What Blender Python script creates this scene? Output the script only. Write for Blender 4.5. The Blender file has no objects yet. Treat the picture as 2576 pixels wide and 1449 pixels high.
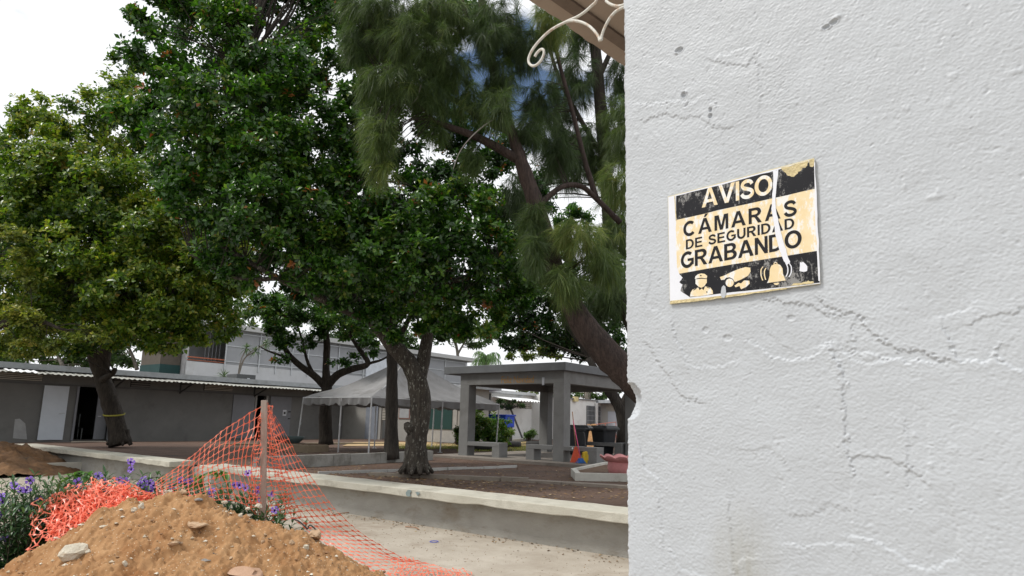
import bpy, math, random
import numpy as np
from mathutils import Vector, Matrix

random.seed(7)
RNG = np.random.default_rng(11)
S = bpy.context.scene
COL = S.collection

# ------------------------------------------------------------------ camera
EYE = np.array([0.0, 0.0, 1.6])
YAW, PITCH, ROLL = math.atan2(.598, .802), math.radians(9.5), math.radians(1.3)
FPX, CX, CY = 1600.0, 1288.0, 792.0
f0 = np.array([-math.sin(YAW), math.cos(YAW), 0.0])
r0 = np.array([math.cos(YAW), math.sin(YAW), 0.0])
zz = np.array([0, 0, 1.0])
Fw = f0 * math.cos(PITCH) + zz * math.sin(PITCH)
Up = np.cross(r0, Fw)
Rt2 = r0 * math.cos(ROLL) + Up * math.sin(ROLL)
Up2 = Up * math.cos(ROLL) - r0 * math.sin(ROLL)
def ray(px, py):
    return Fw + (px - CX) / FPX * Rt2 - (py - CY) / FPX * Up2
cam_data = bpy.data.cameras.new('camera')
cam_data.sensor_fit = 'HORIZONTAL'
cam_data.sensor_width = 36.0
cam_data.lens = 36.0 * FPX / 2576.0
cam_data.shift_y = (CY - 724.5) / 2576.0
cam_data.clip_start = 0.05
cam_data.clip_end = 2000
cam = bpy.data.objects.new('camera', cam_data)
COL.objects.link(cam)
cam.matrix_world = Matrix(((Rt2[0], Up2[0], -Fw[0], 0), (Rt2[1], Up2[1], -Fw[1], 0), (Rt2[2], Up2[2], -Fw[2], 1.6), (0, 0, 0, 1)))
S.camera = cam

# ------------------------------------------------------------------ sky, sun, exposure
SUN_L = np.array([-.55, -.12, .80])                    # camera-frame direction to the sun (left, a little ahead, high)
sun_dir = r0 * SUN_L[0] + f0 * SUN_L[1] + zz * SUN_L[2]
sun_dir /= np.linalg.norm(sun_dir)
elev = math.asin(sun_dir[2])
az = math.atan2(sun_dir[0], sun_dir[1])
world = bpy.data.worlds.new('World')
S.world = world
world.use_nodes = True
nt = world.node_tree
nt.nodes.clear()
N = nt.nodes.new
out = N('ShaderNodeOutputWorld')
bg = N('ShaderNodeBackground'); bg.inputs['Strength'].default_value = 0.1
sky = N('ShaderNodeTexSky'); sky.sky_type = 'NISHITA'; sky.sun_disc = False
sky.sun_elevation = elev; sky.sun_rotation = az
tc = N('ShaderNodeTexCoord')
mp = N('ShaderNodeMapping'); mp.inputs['Scale'].default_value = (1.0, 1.0, 2.2)
nz = N('ShaderNodeTexNoise'); nz.inputs['Scale'].default_value = 3.2; nz.inputs['Detail'].default_value = 5; nz.inputs['Roughness'].default_value = .55
rp = N('ShaderNodeValToRGB'); rp.color_ramp.elements[0].position = .30; rp.color_ramp.elements[1].position = .41
mx = N('ShaderNodeMix'); mx.data_type = 'RGBA'
mx.inputs[7].default_value = (10.4, 10.55, 10.8, 1)
L = nt.links.new
L(tc.outputs['Generated'], mp.inputs['Vector']); L(mp.outputs[0], nz.inputs['Vector'])
# a break in the cloud where blue shows through (high, a little right of straight ahead)
bd = ray(1190, 230); bd = bd / np.linalg.norm(bd)
vd = N('ShaderNodeVectorMath'); vd.operation = 'DISTANCE'; vd.inputs[1].default_value = tuple(bd); L(tc.outputs['Generated'], vd.inputs[0])
mr = N('ShaderNodeMapRange'); mr.inputs['From Min'].default_value = .02; mr.inputs['From Max'].default_value = .26; mr.inputs['To Min'].default_value = -.135; mr.inputs['To Max'].default_value = .02; L(vd.outputs['Value'], mr.inputs['Value'])
ad_ = N('ShaderNodeMath'); ad_.operation = 'ADD'; L(nz.outputs['Fac'], ad_.inputs[0]); L(mr.outputs[0], ad_.inputs[1]); L(ad_.outputs[0], rp.inputs[0])
L(rp.outputs[0], mx.inputs[0]); L(sky.outputs[0], mx.inputs[6]); L(mx.outputs[2], bg.inputs['Color']); L(bg.outputs[0], out.inputs[0])

sl = bpy.data.lights.new('sun', 'SUN'); sl.energy = 2.7; sl.angle = math.radians(11); sl.color = (1, .965, .9)
so = bpy.data.objects.new('sun', sl); COL.objects.link(so)
so.rotation_euler = Vector(-sun_dir).to_track_quat('-Z', 'Y').to_euler()
so.location = (0, 0, 40)
vs = S.view_settings
vs.view_transform = 'Standard'; vs.look = 'None'; vs.gamma = 1; vs.use_curve_mapping = False
vs.exposure = 0.05
S.cycles.max_bounces = 8; S.cycles.diffuse_bounces = 4; S.cycles.glossy_bounces = 2; S.cycles.transmission_bounces = 4
S.cycles.transparent_max_bounces = 8

# ------------------------------------------------------------------ helpers: pixels -> place
def at(px, py, Y):
    d = ray(px, py)
    return EYE + d * (Y / float(d @ f0))
def gnd(px, py, z):
    d = ray(px, py)
    return EYE + d * ((z - 1.6) / d[2])
def on_x(px, py, gx):
    d = ray(px, py); return EYE + d * (gx / d[0])
def on_y(px, py, gy):
    d = ray(px, py); return EYE + d * (gy / d[1])
def depth(p):
    return float((np.asarray(p) - EYE) @ f0)
def cw(X, Y, z=0.0):
    return r0 * X + f0 * Y + zz * z

# ------------------------------------------------------------------ helpers: materials
MATS = {}
def mat(name, col, rough=.8, var=.12, nscale=4.0, bump=0.0, bscale=40.0, col2=None, metallic=0.0, stain=None, stain_scale=1.2, trans=0.0, spec=.4, ssc=(1,1,1)):
    """principled material with mottled colour (noise), optional stains with a shape, optional bump."""
    if name in MATS: return MATS[name]
    m = bpy.data.materials.new(name); m.use_nodes = True
    t = m.node_tree; n = t.nodes; l = t.links.new
    b = n['Principled BSDF']
    b.inputs['Roughness'].default_value = rough; b.inputs['Metallic'].default_value = metallic
    b.inputs['Specular IOR Level'].default_value = spec
    co = n.new('ShaderNodeTexCoord')
    mpn = n.new('ShaderNodeMapping'); mpn.inputs['Scale'].default_value = ssc
    l(co.outputs['Object'], mpn.inputs[0])
    no = n.new('ShaderNodeTexNoise'); no.inputs['Scale'].default_value = nscale; no.inputs['Detail'].default_value = 6; no.inputs['Roughness'].default_value = .65
    l(mpn.outputs[0], no.inputs['Vector'])
    r = n.new('ShaderNodeValToRGB')
    c = np.array(col[:3]); c2 = np.array(col2[:3]) if col2 is not None else np.clip(c * (1 + var), 0, 1)
    lo = c * (1 - var) if col2 is None else c
    r.color_ramp.elements[0].position = .32; r.color_ramp.elements[0].color = (*lo, 1)
    r.color_ramp.elements[1].position = .68; r.color_ramp.elements[1].color = (*c2, 1)
    l(no.outputs['Fac'], r.inputs[0])
    last = r.outputs[0]
    if stain is not None:
        n2 = n.new('ShaderNodeTexNoise'); n2.inputs['Scale'].default_value = stain_scale; n2.inputs['Detail'].default_value = 7; n2.inputs['Roughness'].default_value = .7
        l(mpn.outputs[0], n2.inputs['Vector'])
        r2 = n.new('ShaderNodeValToRGB'); r2.color_ramp.elements[0].position = .52; r2.color_ramp.elements[1].position = .72
        l(n2.outputs['Fac'], r2.inputs[0])
        mm = n.new('ShaderNodeMix'); mm.data_type = 'RGBA'
        mm.inputs[7].default_value = (*stain, 1)
        l(r2.outputs[0], mm.inputs[0]); l(last, mm.inputs[6]); last = mm.outputs[2]
    l(last, b.inputs['Base Color'])
    if bump:
        n3 = n.new('ShaderNodeTexNoise'); n3.inputs['Scale'].default_value = bscale; n3.inputs['Detail'].default_value = 5
        l(mpn.outputs[0], n3.inputs['Vector'])
        bp = n.new('ShaderNodeBump'); bp.inputs['Strength'].default_value = bump; bp.inputs['Distance'].default_value = .02
        l(n3.outputs['Fac'], bp.inputs['Height']); l(bp.outputs[0], b.inputs['Normal'])
    if trans:
        tr = n.new('ShaderNodeBsdfTranslucent'); l(last, tr.inputs[0])
        ms = n.new('ShaderNodeMixShader'); ms.inputs[0].default_value = trans
        l(b.outputs[0], ms.inputs[1]); l(tr.outputs[0], ms.inputs[2]); l(ms.outputs[0], n['Material Output'].inputs[0])
    MATS[name] = m
    return m

def leafmat(name, stops, rough=.36, trans=.22, spec=.5):
    m = bpy.data.materials.new(name); m.use_nodes = True
    t = m.node_tree; n = t.nodes; l = t.links.new
    b = n['Principled BSDF']; b.inputs['Roughness'].default_value = rough; b.inputs['Specular IOR Level'].default_value = spec
    a = n.new('ShaderNodeAttribute'); a.attribute_name = 'tint'
    r = n.new('ShaderNodeValToRGB'); cr = r.color_ramp
    cr.elements[0].position = stops[0][0]; cr.elements[0].color = (*stops[0][1], 1)
    cr.elements[1].position = stops[-1][0]; cr.elements[1].color = (*stops[-1][1], 1)
    for p, c in stops[1:-1]:
        e = cr.elements.new(p); e.color = (*c, 1)
    l(a.outputs['Fac'], r.inputs[0]); l(r.outputs[0], b.inputs['Base Color'])
    tr = n.new('ShaderNodeBsdfTranslucent')
    hs = n.new('ShaderNodeHueSaturation'); hs.inputs['Value'].default_value = 1.5; hs.inputs['Saturation'].default_value = 1.1
    l(r.outputs[0], hs.inputs['Color']); l(hs.outputs[0], tr.inputs[0])
    ms = n.new('ShaderNodeMixShader'); ms.inputs[0].default_value = trans
    l(b.outputs[0], ms.inputs[1]); l(tr.outputs[0], ms.inputs[2]); l(ms.outputs[0], n['Material Output'].inputs[0])
    MATS[name] = m
    return m

# ------------------------------------------------------------------ helpers: objects
LOC = {}
def _props(o, label, cat, group, kind):
    if label: o['label'] = label
    if cat: o['category'] = cat
    if group: o['group'] = group
    if kind: o['kind'] = kind
def empty(name, loc, label, cat, group=None):
    o = bpy.data.objects.new(name, None); COL.objects.link(o)
    o.location = loc; o.empty_display_size = .1
    _props(o, label, cat, group, None)
    LOC[o.name] = np.array(loc, float)
    return o
def link_mesh(name, verts, faces, m, parent=None, loc=None, smooth=False, label=None, cat=None, group=None, kind=None, tint=None):
    """verts in world coordinates; an origin is subtracted so that the object sits at its base."""
    verts = np.asarray(verts, float).reshape(-1, 3)
    if parent is not None: org = LOC[parent.name]
    elif loc is not None: org = np.array(loc, float)
    elif kind in ('structure',): org = np.zeros(3)
    else:
        org = np.array([(verts[:, 0].min() + verts[:, 0].max()) / 2, (verts[:, 1].min() + verts[:, 1].max()) / 2, verts[:, 2].min()])
    me = bpy.data.meshes.new(name)
    if isinstance(faces, np.ndarray):
        k = faces.shape[1]; nf = len(faces)
        me.vertices.add(len(verts)); me.vertices.foreach_set('co', (verts - org).ravel())
        me.loops.add(nf * k); me.loops.foreach_set('vertex_index', faces.ravel().astype(np.int32))
        me.polygons.add(nf); me.polygons.foreach_set('loop_start', np.arange(0, nf * k, k, dtype=np.int32))
        me.update(calc_edges=True)
    else:
        me.from_pydata([tuple(v) for v in (verts - org)], [], faces)
    if smooth: me.polygons.foreach_set('use_smooth', np.ones(len(me.polygons), dtype=bool))
    if tint is not None:
        a = me.attributes.new('tint', 'FLOAT', 'POINT'); a.data.foreach_set('value', np.asarray(tint, dtype=np.float32))
    me.validate(verbose=False)
    for mm in (m if isinstance(m, (list, tuple)) else [m]): me.materials.append(mm)
    o = bpy.data.objects.new(name, me); COL.objects.link(o)
    if parent is not None:
        o.parent = parent; LOC[o.name] = org
    else:
        o.location = org; LOC[o.name] = org
    _props(o, label, cat, group, kind)
    return o

class MB:
    def __init__(s): s.v = []; s.f = []
    def box(s, a, b, M=None):
        x0, y0, z0 = np.minimum(a, b); x1, y1, z1 = np.maximum(a, b)
        vs_ = [(x0, y0, z0), (x1, y0, z0), (x1, y1, z0), (x0, y1, z0), (x0, y0, z1), (x1, y0, z1), (x1, y1, z1), (x0, y1, z1)]
        if M is not None: vs_ = [tuple(M @ Vector(v)) for v in vs_]
        k = len(s.v); s.v += vs_
        s.f += [tuple(k + i for i in q) for q in ((0, 3, 2, 1), (4, 5, 6, 7), (0, 1, 5, 4), (1, 2, 6, 5), (2, 3, 7, 6), (3, 0, 4, 7))]
        return s
    def bar(s, p, q, w, h=None, up=(0, 0, 1)):
        p = np.array(p, float); q = np.array(q, float); h = h or w
        d = q - p; d /= np.linalg.norm(d); u = np.array(up, float)
        if abs(d @ u) > .98: u = np.array([1.0, 0, 0])
        a = np.cross(d, u); a /= np.linalg.norm(a); b = np.cross(a, d)
        k = len(s.v)
        for c in (p, q):
            for i, j in ((-1, -1), (1, -1), (1, 1), (-1, 1)): s.v.append(tuple(c + a * i * w / 2 + b * j * h / 2))
        s.f += [tuple(k + i for i in r) for r in ((3, 2, 1, 0), (4, 5, 6, 7), (0, 1, 5, 4), (1, 2, 6, 5), (2, 3, 7, 6), (3, 0, 4, 7))]
        return s
    def tube(s, pts, rad, n=8, caps=True, jit=0.0, flare=None):
        pts = np.array(pts, float); m_ = len(pts)
        rad = np.full(m_, rad, float) if np.isscalar(rad) else np.array(rad, float)
        tg = np.gradient(pts, axis=0); tg /= np.linalg.norm(tg, axis=1)[:, None] + 1e-9
        u = np.array([0, 0, 1.0]) if abs(tg[0][2]) < .9 else np.array([1.0, 0, 0])
        k0 = len(s.v)
        a = np.cross(tg[0], u); a /= np.linalg.norm(a)
        ph = RNG.random(n) * jit
        for i in range(m_):
            a = a - tg[i] * (a @ tg[i]); a /= np.linalg.norm(a) + 1e-9
            b = np.cross(tg[i], a)
            for j in range(n):
                th = 2 * math.pi * j / n
                rr = rad[i] * (1 + (ph[j] - jit / 2) + (RNG.random() - .5) * jit)
                s.v.append(tuple(pts[i] + (a * math.cos(th) + b * math.sin(th)) * rr))
        for i in range(m_ - 1):
            for j in range(n):
                s.f.append((k0 + i * n + j, k0 + i * n + (j + 1) % n, k0 + (i + 1) * n + (j + 1) % n, k0 + (i + 1) * n + j))
        if caps:
            s.f.append(tuple(k0 + j for j in range(n))[::-1]); s.f.append(tuple(k0 + (m_ - 1) * n + j for j in range(n)))
        return s
    def poly(s, pts):
        k = len(s.v); s.v += [tuple(p) for p in pts]; s.f.append(tuple(range(k, k + len(pts)))); return s
    def prism(s, pts, d):
        """closed outline pts extruded by vector d"""
        pts = [np.array(p, float) for p in pts]; d = np.array(d, float); n = len(pts); k = len(s.v)
        s.v += [tuple(p) for p in pts] + [tuple(p + d) for p in pts]
        s.f.append(tuple(range(k, k + n))[::-1]); s.f.append(tuple(range(k + n, k + 2 * n)))
        for i in range(n): s.f.append((k + i, k + (i + 1) % n, k + n + (i + 1) % n, k + n + i))
        return s
    def lathe(s, prof, c, n=24, fn=None):
        k = len(s.v); m_ = len(prof)
        for i, (r, z) in enumerate(prof):
            for j in range(n):
                th = 2 * math.pi * j / n; rr, dz = (r, 0) if fn is None else fn(i, th, r)
                s.v.append((c[0] + rr * math.cos(th), c[1] + rr * math.sin(th), c[2] + z + dz))
        for i in range(m_ - 1):
            for j in range(n): s.f.append((k + i * n + j, k + i * n + (j + 1) % n, k + (i + 1) * n + (j + 1) % n, k + (i + 1) * n + j))
        return s
    def build(s, name, m, parent=None, bevel=0.0, **kw):
        o = link_mesh(name, s.v, s.f, m, parent, **kw)
        if bevel:
            md = o.modifiers.new('b', 'BEVEL'); md.width = bevel; md.segments = 2; md.limit_method = 'ANGLE'
        return o

def smooth_path(pts, n=6):
    """Catmull-Rom through pts"""
    P = np.array(pts, float); P = np.vstack([2 * P[0] - P[1], P, 2 * P[-1] - P[-2]]); o = []
    for i in range(1, len(P) - 2):
        for k in range(n):
            t = k / n; a, b, c, d = P[i - 1], P[i], P[i + 1], P[i + 2]
            o.append(.5 * ((2 * b) + (-a + c) * t + (2 * a - 5 * b + 4 * c - d) * t * t + (-a + 3 * b - 3 * c + d) * t ** 3))
    o.append(P[-2]); return np.array(o)

def fnoise(nx, ny, beta=2.0, seed=0, lo=0.0, hi=1e9, sx=1.0, sy=1.0):
    """fractal noise field by FFT, unit std; lo/hi in cycles per field"""
    g = np.random.default_rng(seed)
    fx = np.fft.fftfreq(nx)[:, None] * nx / sx; fy = np.fft.fftfreq(ny)[None, :] * ny / sy
    k = np.sqrt(fx ** 2 + fy ** 2); k[0, 0] = 1
    amp = k ** (-beta / 2) * (k >= lo) * (k <= hi); amp[0, 0] = 0
    f = np.fft.ifft2(np.fft.fft2(g.standard_normal((nx, ny))) * amp).real
    return f / (f.std() + 1e-9)

C_CONC = mat('concrete_grey', (.30, .295, .28), .85, .16, 3, .25, 60, stain=(.17, .16, .14), stain_scale=1.5)
# ------------------------------------------------------------------ setting: ground, path, terrace
TZ = .45                                    # level of the raised court behind the bench
def sheet(name, x0, x1, y0, y1, nx, ny, hf, m, **kw):
    xs = np.linspace(x0, x1, nx); ys = np.linspace(y0, y1, ny)
    X, Y = np.meshgrid(xs, ys, indexing='ij'); Z = hf(X, Y)
    v = np.stack([X, Y, Z], -1).reshape(-1, 3)
    i, j = np.meshgrid(np.arange(nx - 1), np.arange(ny - 1), indexing='ij'); k = (i * ny + j).ravel()
    return link_mesh(name, v, np.stack([k, k + ny, k + ny + 1, k + 1], 1), m, smooth=True, **kw)

M_PATH = mat('path_concrete', (.33, .285, .23), .9, .15, 1.3, .35, 45, col2=(.47, .425, .36), stain=(.22, .165, .12), stain_scale=.55)
M_SOIL = mat('court_soil', (.075, .045, .032), .95, .2, 2.2, .8, 30, col2=(.135, .082, .058), stain=(.05, .038, .03), stain_scale=1.1, ssc=(1, 1, 1))
M_CAP = mat('bench_cream', (.43, .41, .34), .8, .08, 2.5, .3, 50, col2=(.52, .50, .43), stain=(.30, .28, .23), stain_scale=2.2)
M_BWALL = mat('bench_wall_grey', (.29, .28, .25), .85, .1, 2, .3, 40, col2=(.37, .36, .33), stain=(.21, .175, .13), stain_scale=1.3, ssc=(1, 1, 2))
sheet('ground', -400, 400, -400, 400, 5, 5, lambda X, Y: X * 0 - .02, mat('far_ground', (.14, .12, .09), .95, .2, .5), kind='structure')
sheet('path', -28, 14, -8, 7.75, 60, 40, lambda X, Y: X * 0, M_PATH, kind='structure')
tn = fnoise(180, 180, 2.6, 5)
def court_h(X, Y):
    return TZ + tn[:X.shape[0], :X.shape[1]] * .012
sheet('courtyard_ground', -28, 30, 7.72, 62, 180, 180, court_h, M_SOIL, kind='structure')
# retaining face of the court
MB().box((-28.2, 7.66, -.1), (30, 7.74, TZ - .03)).build('retaining_wall', M_BWALL, kind='structure')

def bench(xa, xb, label):
    b = empty('long_bench', ((xa + xb) / 2, 7.4, 0), label, 'bench', 'long concrete benches edging the court')
    n = 60; top = MB()
    xs = np.linspace(xa, xb, n)
    # cap slab with slightly uneven edges
    pr = []
    for x in xs:
        j = [RNG.normal(0, .004) for _ in range(4)]
        pr += [(x, 7.12 + j[0], .43 + RNG.normal(0, .007)), (x, 7.12 + j[1], .545 + j[2] * .6), (x, 7.70, .55 + j[3] * .6), (x, 7.70, .43)]
    top.v = pr
    for i in range(n - 1):
        for q in range(4): top.f.append((i * 4 + q, i * 4 + (q + 1) % 4, (i + 1) * 4 + (q + 1) % 4, (i + 1) * 4 + q))
    top.f += [(0, 3, 2, 1), tuple((n - 1) * 4 + q for q in range(4))]
    top.build('seat', M_CAP, b, bevel=.012)
    MB().box((xa + .1, 7.34, -.02), (xb - .1, 7.62, .44)).build('wall', M_BWALL, b)
    return b
bench(-24.8, -14.7, 'long cream bench ledge running under the left tree with yellow tape')
b2 = bench(-13.4, 4.5, 'long cream capped bench wall running from the orange net to the white wall')
# chipped blue-grey paint flakes on the cap's front edge, a rusty pin in its wall
fp = on_y(1032, 1228, 7.108)
fl = MB(); k0 = [(-.09, 0), (-.05, .045), (0, .05), (.03, .03), (.0, .0), (.02, -.04), (-.03, -.055), (-.08, -.04)]
fl.prism([(fp[0] + x, 7.110, .49 + z) for x, z in k0], (0, -.004, 0))
fl.build('paint_patch', mat('old_blue_paint', (.20, .25, .25), .7), b2); fl = MB()
fl.prism([(fp[0] + .16 + x * .8, 7.110, .50 + z * .7) for x, z in [(-.06, .02), (0, .03), (.07, .01), (.02, -.03), (.0, -.05), (-.03, -.01)]], (0, -.004, 0))
fl.build('paint_patch', mat('old_blue_paint', (.20, .25, .25), .7), b2)

# kerbs inside the court
def kerb(p, q, w, h, m, label, name='kerb'):
    p = gnd(*p, TZ); q = gnd(*q, TZ)
    mb = MB(); d = q - p; n = max(2, int(np.linalg.norm(d) / .5))
    for i in range(n):
        a = p + d * i / n; c = p + d * (i + 1) / n - d / np.linalg.norm(d) * .006
        o = RNG.normal(0, .004, 3)
        mb.bar(a + [0, 0, h / 2 - .03] + o, c + [0, 0, h / 2 - .03] + o, w, h)
    return mb.build(name, m, label=label, cat='kerb')
M_KERB = mat('kerb_grey', (.26, .255, .235), .9, .12, 3, .4, 40, col2=(.34, .335, .31), stain=(.13, .12, .10))
kerb((640, 1183), (1085, 1158), .14, .30, M_KERB, 'raised grey kerb between the bench and the dark straight trunk')
kerb((800, 1193), (1300, 1176), .05, .085, mat('kerb_pale', (.42, .42, .40), .85, .1, 4, .3, 30), 'thin pale kerb line passing behind the flecked trunk')
kerb((930, 1196), (1330, 1212), .16, .10, mat('edging', (.22, .19, .155), .95, .15, 4, .4, 30), 'flat worn edging strip set in the soil behind the bench')
kerb((1230, 1206), (1700, 1236), .24, .075, mat('edging2', (.24, .205, .17), .95, .15, 4, .4, 30), 'broad worn edging strip before the cream planter')
kerb((560, 1120), (1000, 1117), .25, .10, mat('walk_edge', (.30, .25, .17), .95, .15, 4, .4, 30), 'far low kerb below the classroom wall under the tent')
# tan walkway and grass beyond the tent
w0 = gnd(860, 1123, TZ); w1 = gnd(1330, 1122, TZ); w2 = gnd(1330, 1111, TZ); w3 = gnd(890, 1113, TZ)
MB().poly([p + [0, 0, .02] for p in (w0, w1, w2, w3)]).build('walkway', mat('walk_tan', (.42, .30, .16), .95, .2, 3), kind='structure')

def soft_tri(center, spread, n, size, seedn):
    g = np.random.default_rng(seedn)
    c = np.stack([g.normal(center[0], spread[0], n), g.normal(center[1], spread[1], n), np.full(n, TZ + .005)], 1)
    return c

# pavilion slab and ramp
MB().box((-14.1, 14.75, TZ - .1), (-8.3, 21.2, TZ + .07)).build('pavilion_floor', mat('slab', (.19, .165, .14), .9, .2, 2, .3, 30, col2=(.25, .22, .19)), kind='structure')

# ------------------------------------------------------------------ right wall with relief
A_w = cw(.356, 1.97, 0); dU = cw(.755, -.656); nW = cw(-.656, -.755)          # along, towards the viewer
def wallpt(px, py):
    d = ray(px, py); t = ((A_w - EYE) @ nW) / (d @ nW); p = EYE + d * t
    return float((p - A_w) @ dU), float(p[2])
def wall_world(u, v, h=0.0):
    return A_w + dU * u + nW * h + zz * v
U0, U1, V0, V1 = 0.0, 1.12, 1.06, 3.0
NU, NV = 470, 800
us = np.linspace(U0, U1, NU); vv = np.linspace(V0, V1, NV)
U, V = np.meshgrid(us, vv, indexing='ij')
H = np.zeros_like(U)
H += fnoise(NU, NV, 1.2, 1, 8, 120, 1.12, 1.94) * .00018
H += fnoise(NU, NV, .4, 2, 60, 150, 1.12, 1.94) * .00015
H += fnoise(NU, NV, 3.0, 3, 1, 14, 1.12, 1.94) * .0008
H += fnoise(NU, NV, .9, 4, 20, 260, .5, 1.94) * .00022
wobx = fnoise(NU, NV, 2.0, 21, 12, 150, 1.12, 1.94) * .0065
woby = fnoise(NU, NV, 2.0, 22, 12, 150, 1.12, 1.94) * .0065
def ridge(pts, amp=.0028, w=.0011, side=-1.0, tail=.016, wob=1.0, line=0.0):
    """edge of a paint layer along a polyline given in picture points: the ground drops on one side"""
    global H
    P = [wallpt(*p) for p in pts]
    X = U + wobx * wob * .5; Y = V + woby * wob * .5
    best = np.full(U.shape, 9.0); sd = np.zeros(U.shape)
    for (a, b), (c, d) in zip(P[:-1], P[1:]):
        lx, ly = c - a, d - b; L2 = lx * lx + ly * ly + 1e-12
        t = np.clip(((X - a) * lx + (Y - b) * ly) / L2, 0, 1)
        dx = X - (a + lx * t); dy = Y - (b + ly * t); dd = np.sqrt(dx * dx + dy * dy)
        s_ = np.sign(lx * dy - ly * dx); mk = dd < best
        best = np.where(mk, dd, best); sd = np.where(mk, s_ * dd, sd)
    prof = 1 / (1 + np.exp(-np.clip(side * sd / w, -30, 30)))
    H += .66 * amp * (prof - .5) * np.exp(-best / tail) * 1.6 + line * np.exp(-(best / w) ** 2)
def blob(px, py, r, h, edge=.0012, ex=1.0, rim=0.0):
    global H
    a, b = wallpt(px, py)
    d = np.sqrt(((U - a) / ex) ** 2 + (V - b) ** 2)
    H += h / (1 + np.exp(np.clip((d - r) / edge, -30, 30))) + rim * np.exp(-((d - r) / .0018) ** 2)
R = ridge
R([(1604, 262), (1650, 265), (1690, 255), (1730, 262), (1770, 240), (1800, 262)], .004, wob=1.4)
R([(1625, 300), (1680, 285), (1720, 300), (1760, 290), (1790, 320), (1830, 320)], -.003)
R([(1790, 190), (1800, 145), (1850, 130), (1880, 120)], .003); R([(1790, 150), (1830, 160), (1880, 165), (1900, 140), (1915, 168)], -.003)
R([(1905, 180), (1912, 240), (1905, 300), (1920, 380), (1900, 350)], .0018)
R([(1640, 190), (1655, 150), (1690, 165)], .002)
R([(1815, 330), (1825, 400)], .0015); R([(1650, 330), (1700, 420), (1712, 480)], .0012)
R([(2075, 760), (2120, 790), (2170, 800), (2200, 850), (2260, 880), (2330, 890), (2380, 905)], -.0045, wob=1.5)
R([(1930, 752), (1985, 762), (2040, 770), (2090, 795)], -.004, wob=1.4)
R([(2380, 840), (2395, 880), (2420, 908), (2480, 912), (2500, 880), (2530, 920), (2576, 930)], .0045)
R([(2130, 890), (2190, 890), (2260, 905), (2330, 910)], .0035, wob=1.2)
R([(2060, 870), (2100, 860), (2130, 900), (2180, 915), (2240, 905)], .003)
R([(1900, 865), (1945, 900), (2000, 905), (2050, 895), (2080, 870), (2110, 905), (2130, 960)], .004)
R([(1630, 870), (1665, 920), (1690, 960), (1720, 1000), (1760, 1010)], -.0035)
R([(1710, 870), (1740, 920), (1790, 925), (1840, 915)], .0022)
R([(2105, 900), (2120, 970), (2125, 1050), (2130, 1130), (2140, 1180)], .0038, wob=1.3)
R([(2150, 1150), (2200, 1145), (2250, 1160), (2290, 1175), (2320, 1210)], -.0035)
R([(2275, 1060), (2285, 1140), (2285, 1210)], .0025); R([(2335, 1080), (2338, 1145), (2330, 1210)], -.002)
R([(2150, 1350), (2200, 1360), (2250, 1390), (2300, 1425), (2360, 1435), (2400, 1400)], .0038)
R([(2395, 1280), (2410, 1330), (2418, 1395)], -.003, w=.0015, wob=.5); R([(2140, 1230), (2142, 1300), (2144, 1370)], -.0028, w=.0015, wob=.4)
R([(1990, 1370), (2040, 1375), (2080, 1360), (2140, 1372)], .0028)
R([(1965, 1210), (1985, 1300), (2030, 1300), (2080, 1270), (2130, 1280)], -.002)
R([(1830, 1270), (1840, 1340), (1845, 1420), (1890, 1400)], .0028); R([(1610, 1130), (1625, 1180), (1655, 1205)], .0035)
R([(1655, 1240), (1665, 1320), (1670, 1400)], .002); R([(1690, 1390), (1710, 1430), (1760, 1448)], .0025)
R([(1840, 1440), (1850, 1448)], .002); R([(1870, 1130), (1900, 1135), (1930, 1120), (1970, 1160)], -.002)
R([(2555, 780), (2500, 790), (2450, 810)], .003); R([(2370, 800), (2400, 790), (2430, 775)], .0025)
R([(1690, 820), (1712, 880), (1730, 920)], .003); R([(1610, 640), (1640, 700), (1620, 760), (1660, 790)], .002)
R([(2140, 790), (2150, 840), (2140, 900)], .0025, wob=1.6); R([(1930, 830), (1960, 860), (1990, 880)], -.002)
# chips, scratches, dabs
for (px, py, r_, h_, ex, rim) in [(1708, 126, .010, -.008, 1.5, .005), (1720, 238, .011, -.008, .9, .005), (1787, 276, .008, -.008, .7, .004), (1787, 292, .009, -.007, .8, .004), (1702, 132, .005, .005, 1, 0), (1724, 234, .005, .006, 1, 0),
    (2078, 68, .007, -.007, 1.6, .005), (2096, 56, .008, -.006, 1.5, .004), (2105, 44, .006, .005, 1.4, 0), (2395, 192, .0085, .0016, 1.1, .0004), (2280, 272, .0065, .0014, 1.1, .0003), (2385, 258, .010, .0013, .9, .0002),
    (2398, 1132, .0085, .0014, 1.0, .0006), (2185, 898, .008, .0015, 1.4, .0006), (2340, 1170, .006, .002, 1, 0), (2350, 495, .006, .0022, 2.6, 0),
    (2360, 480, .006, .002, .7, 0), (2276, 470, .008, .0018, .35, 0), (2556, 180, .006, .0025, 1.8, 0), (1600, 342, .010, .0018, .8, .0004),
    (1840, 70, .004, .0015, 1, 0), (1900, 1005, .004, .002, 1, 0), (2300, 1095, .0045, .002, 1, 0), (2560, 610, .003, -.003, 1, 0), (1990, 800, .009, -.002, 1.4, .0015),
    (1775, 830, .010, -.0025, 1.1, .0015), (1830, 850, .010, -.0025, 1.5, .0015), (2130, 45, .006, .0016, .6, 0)]:
    blob(px, py, r_, h_, ex=ex, rim=rim)
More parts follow.
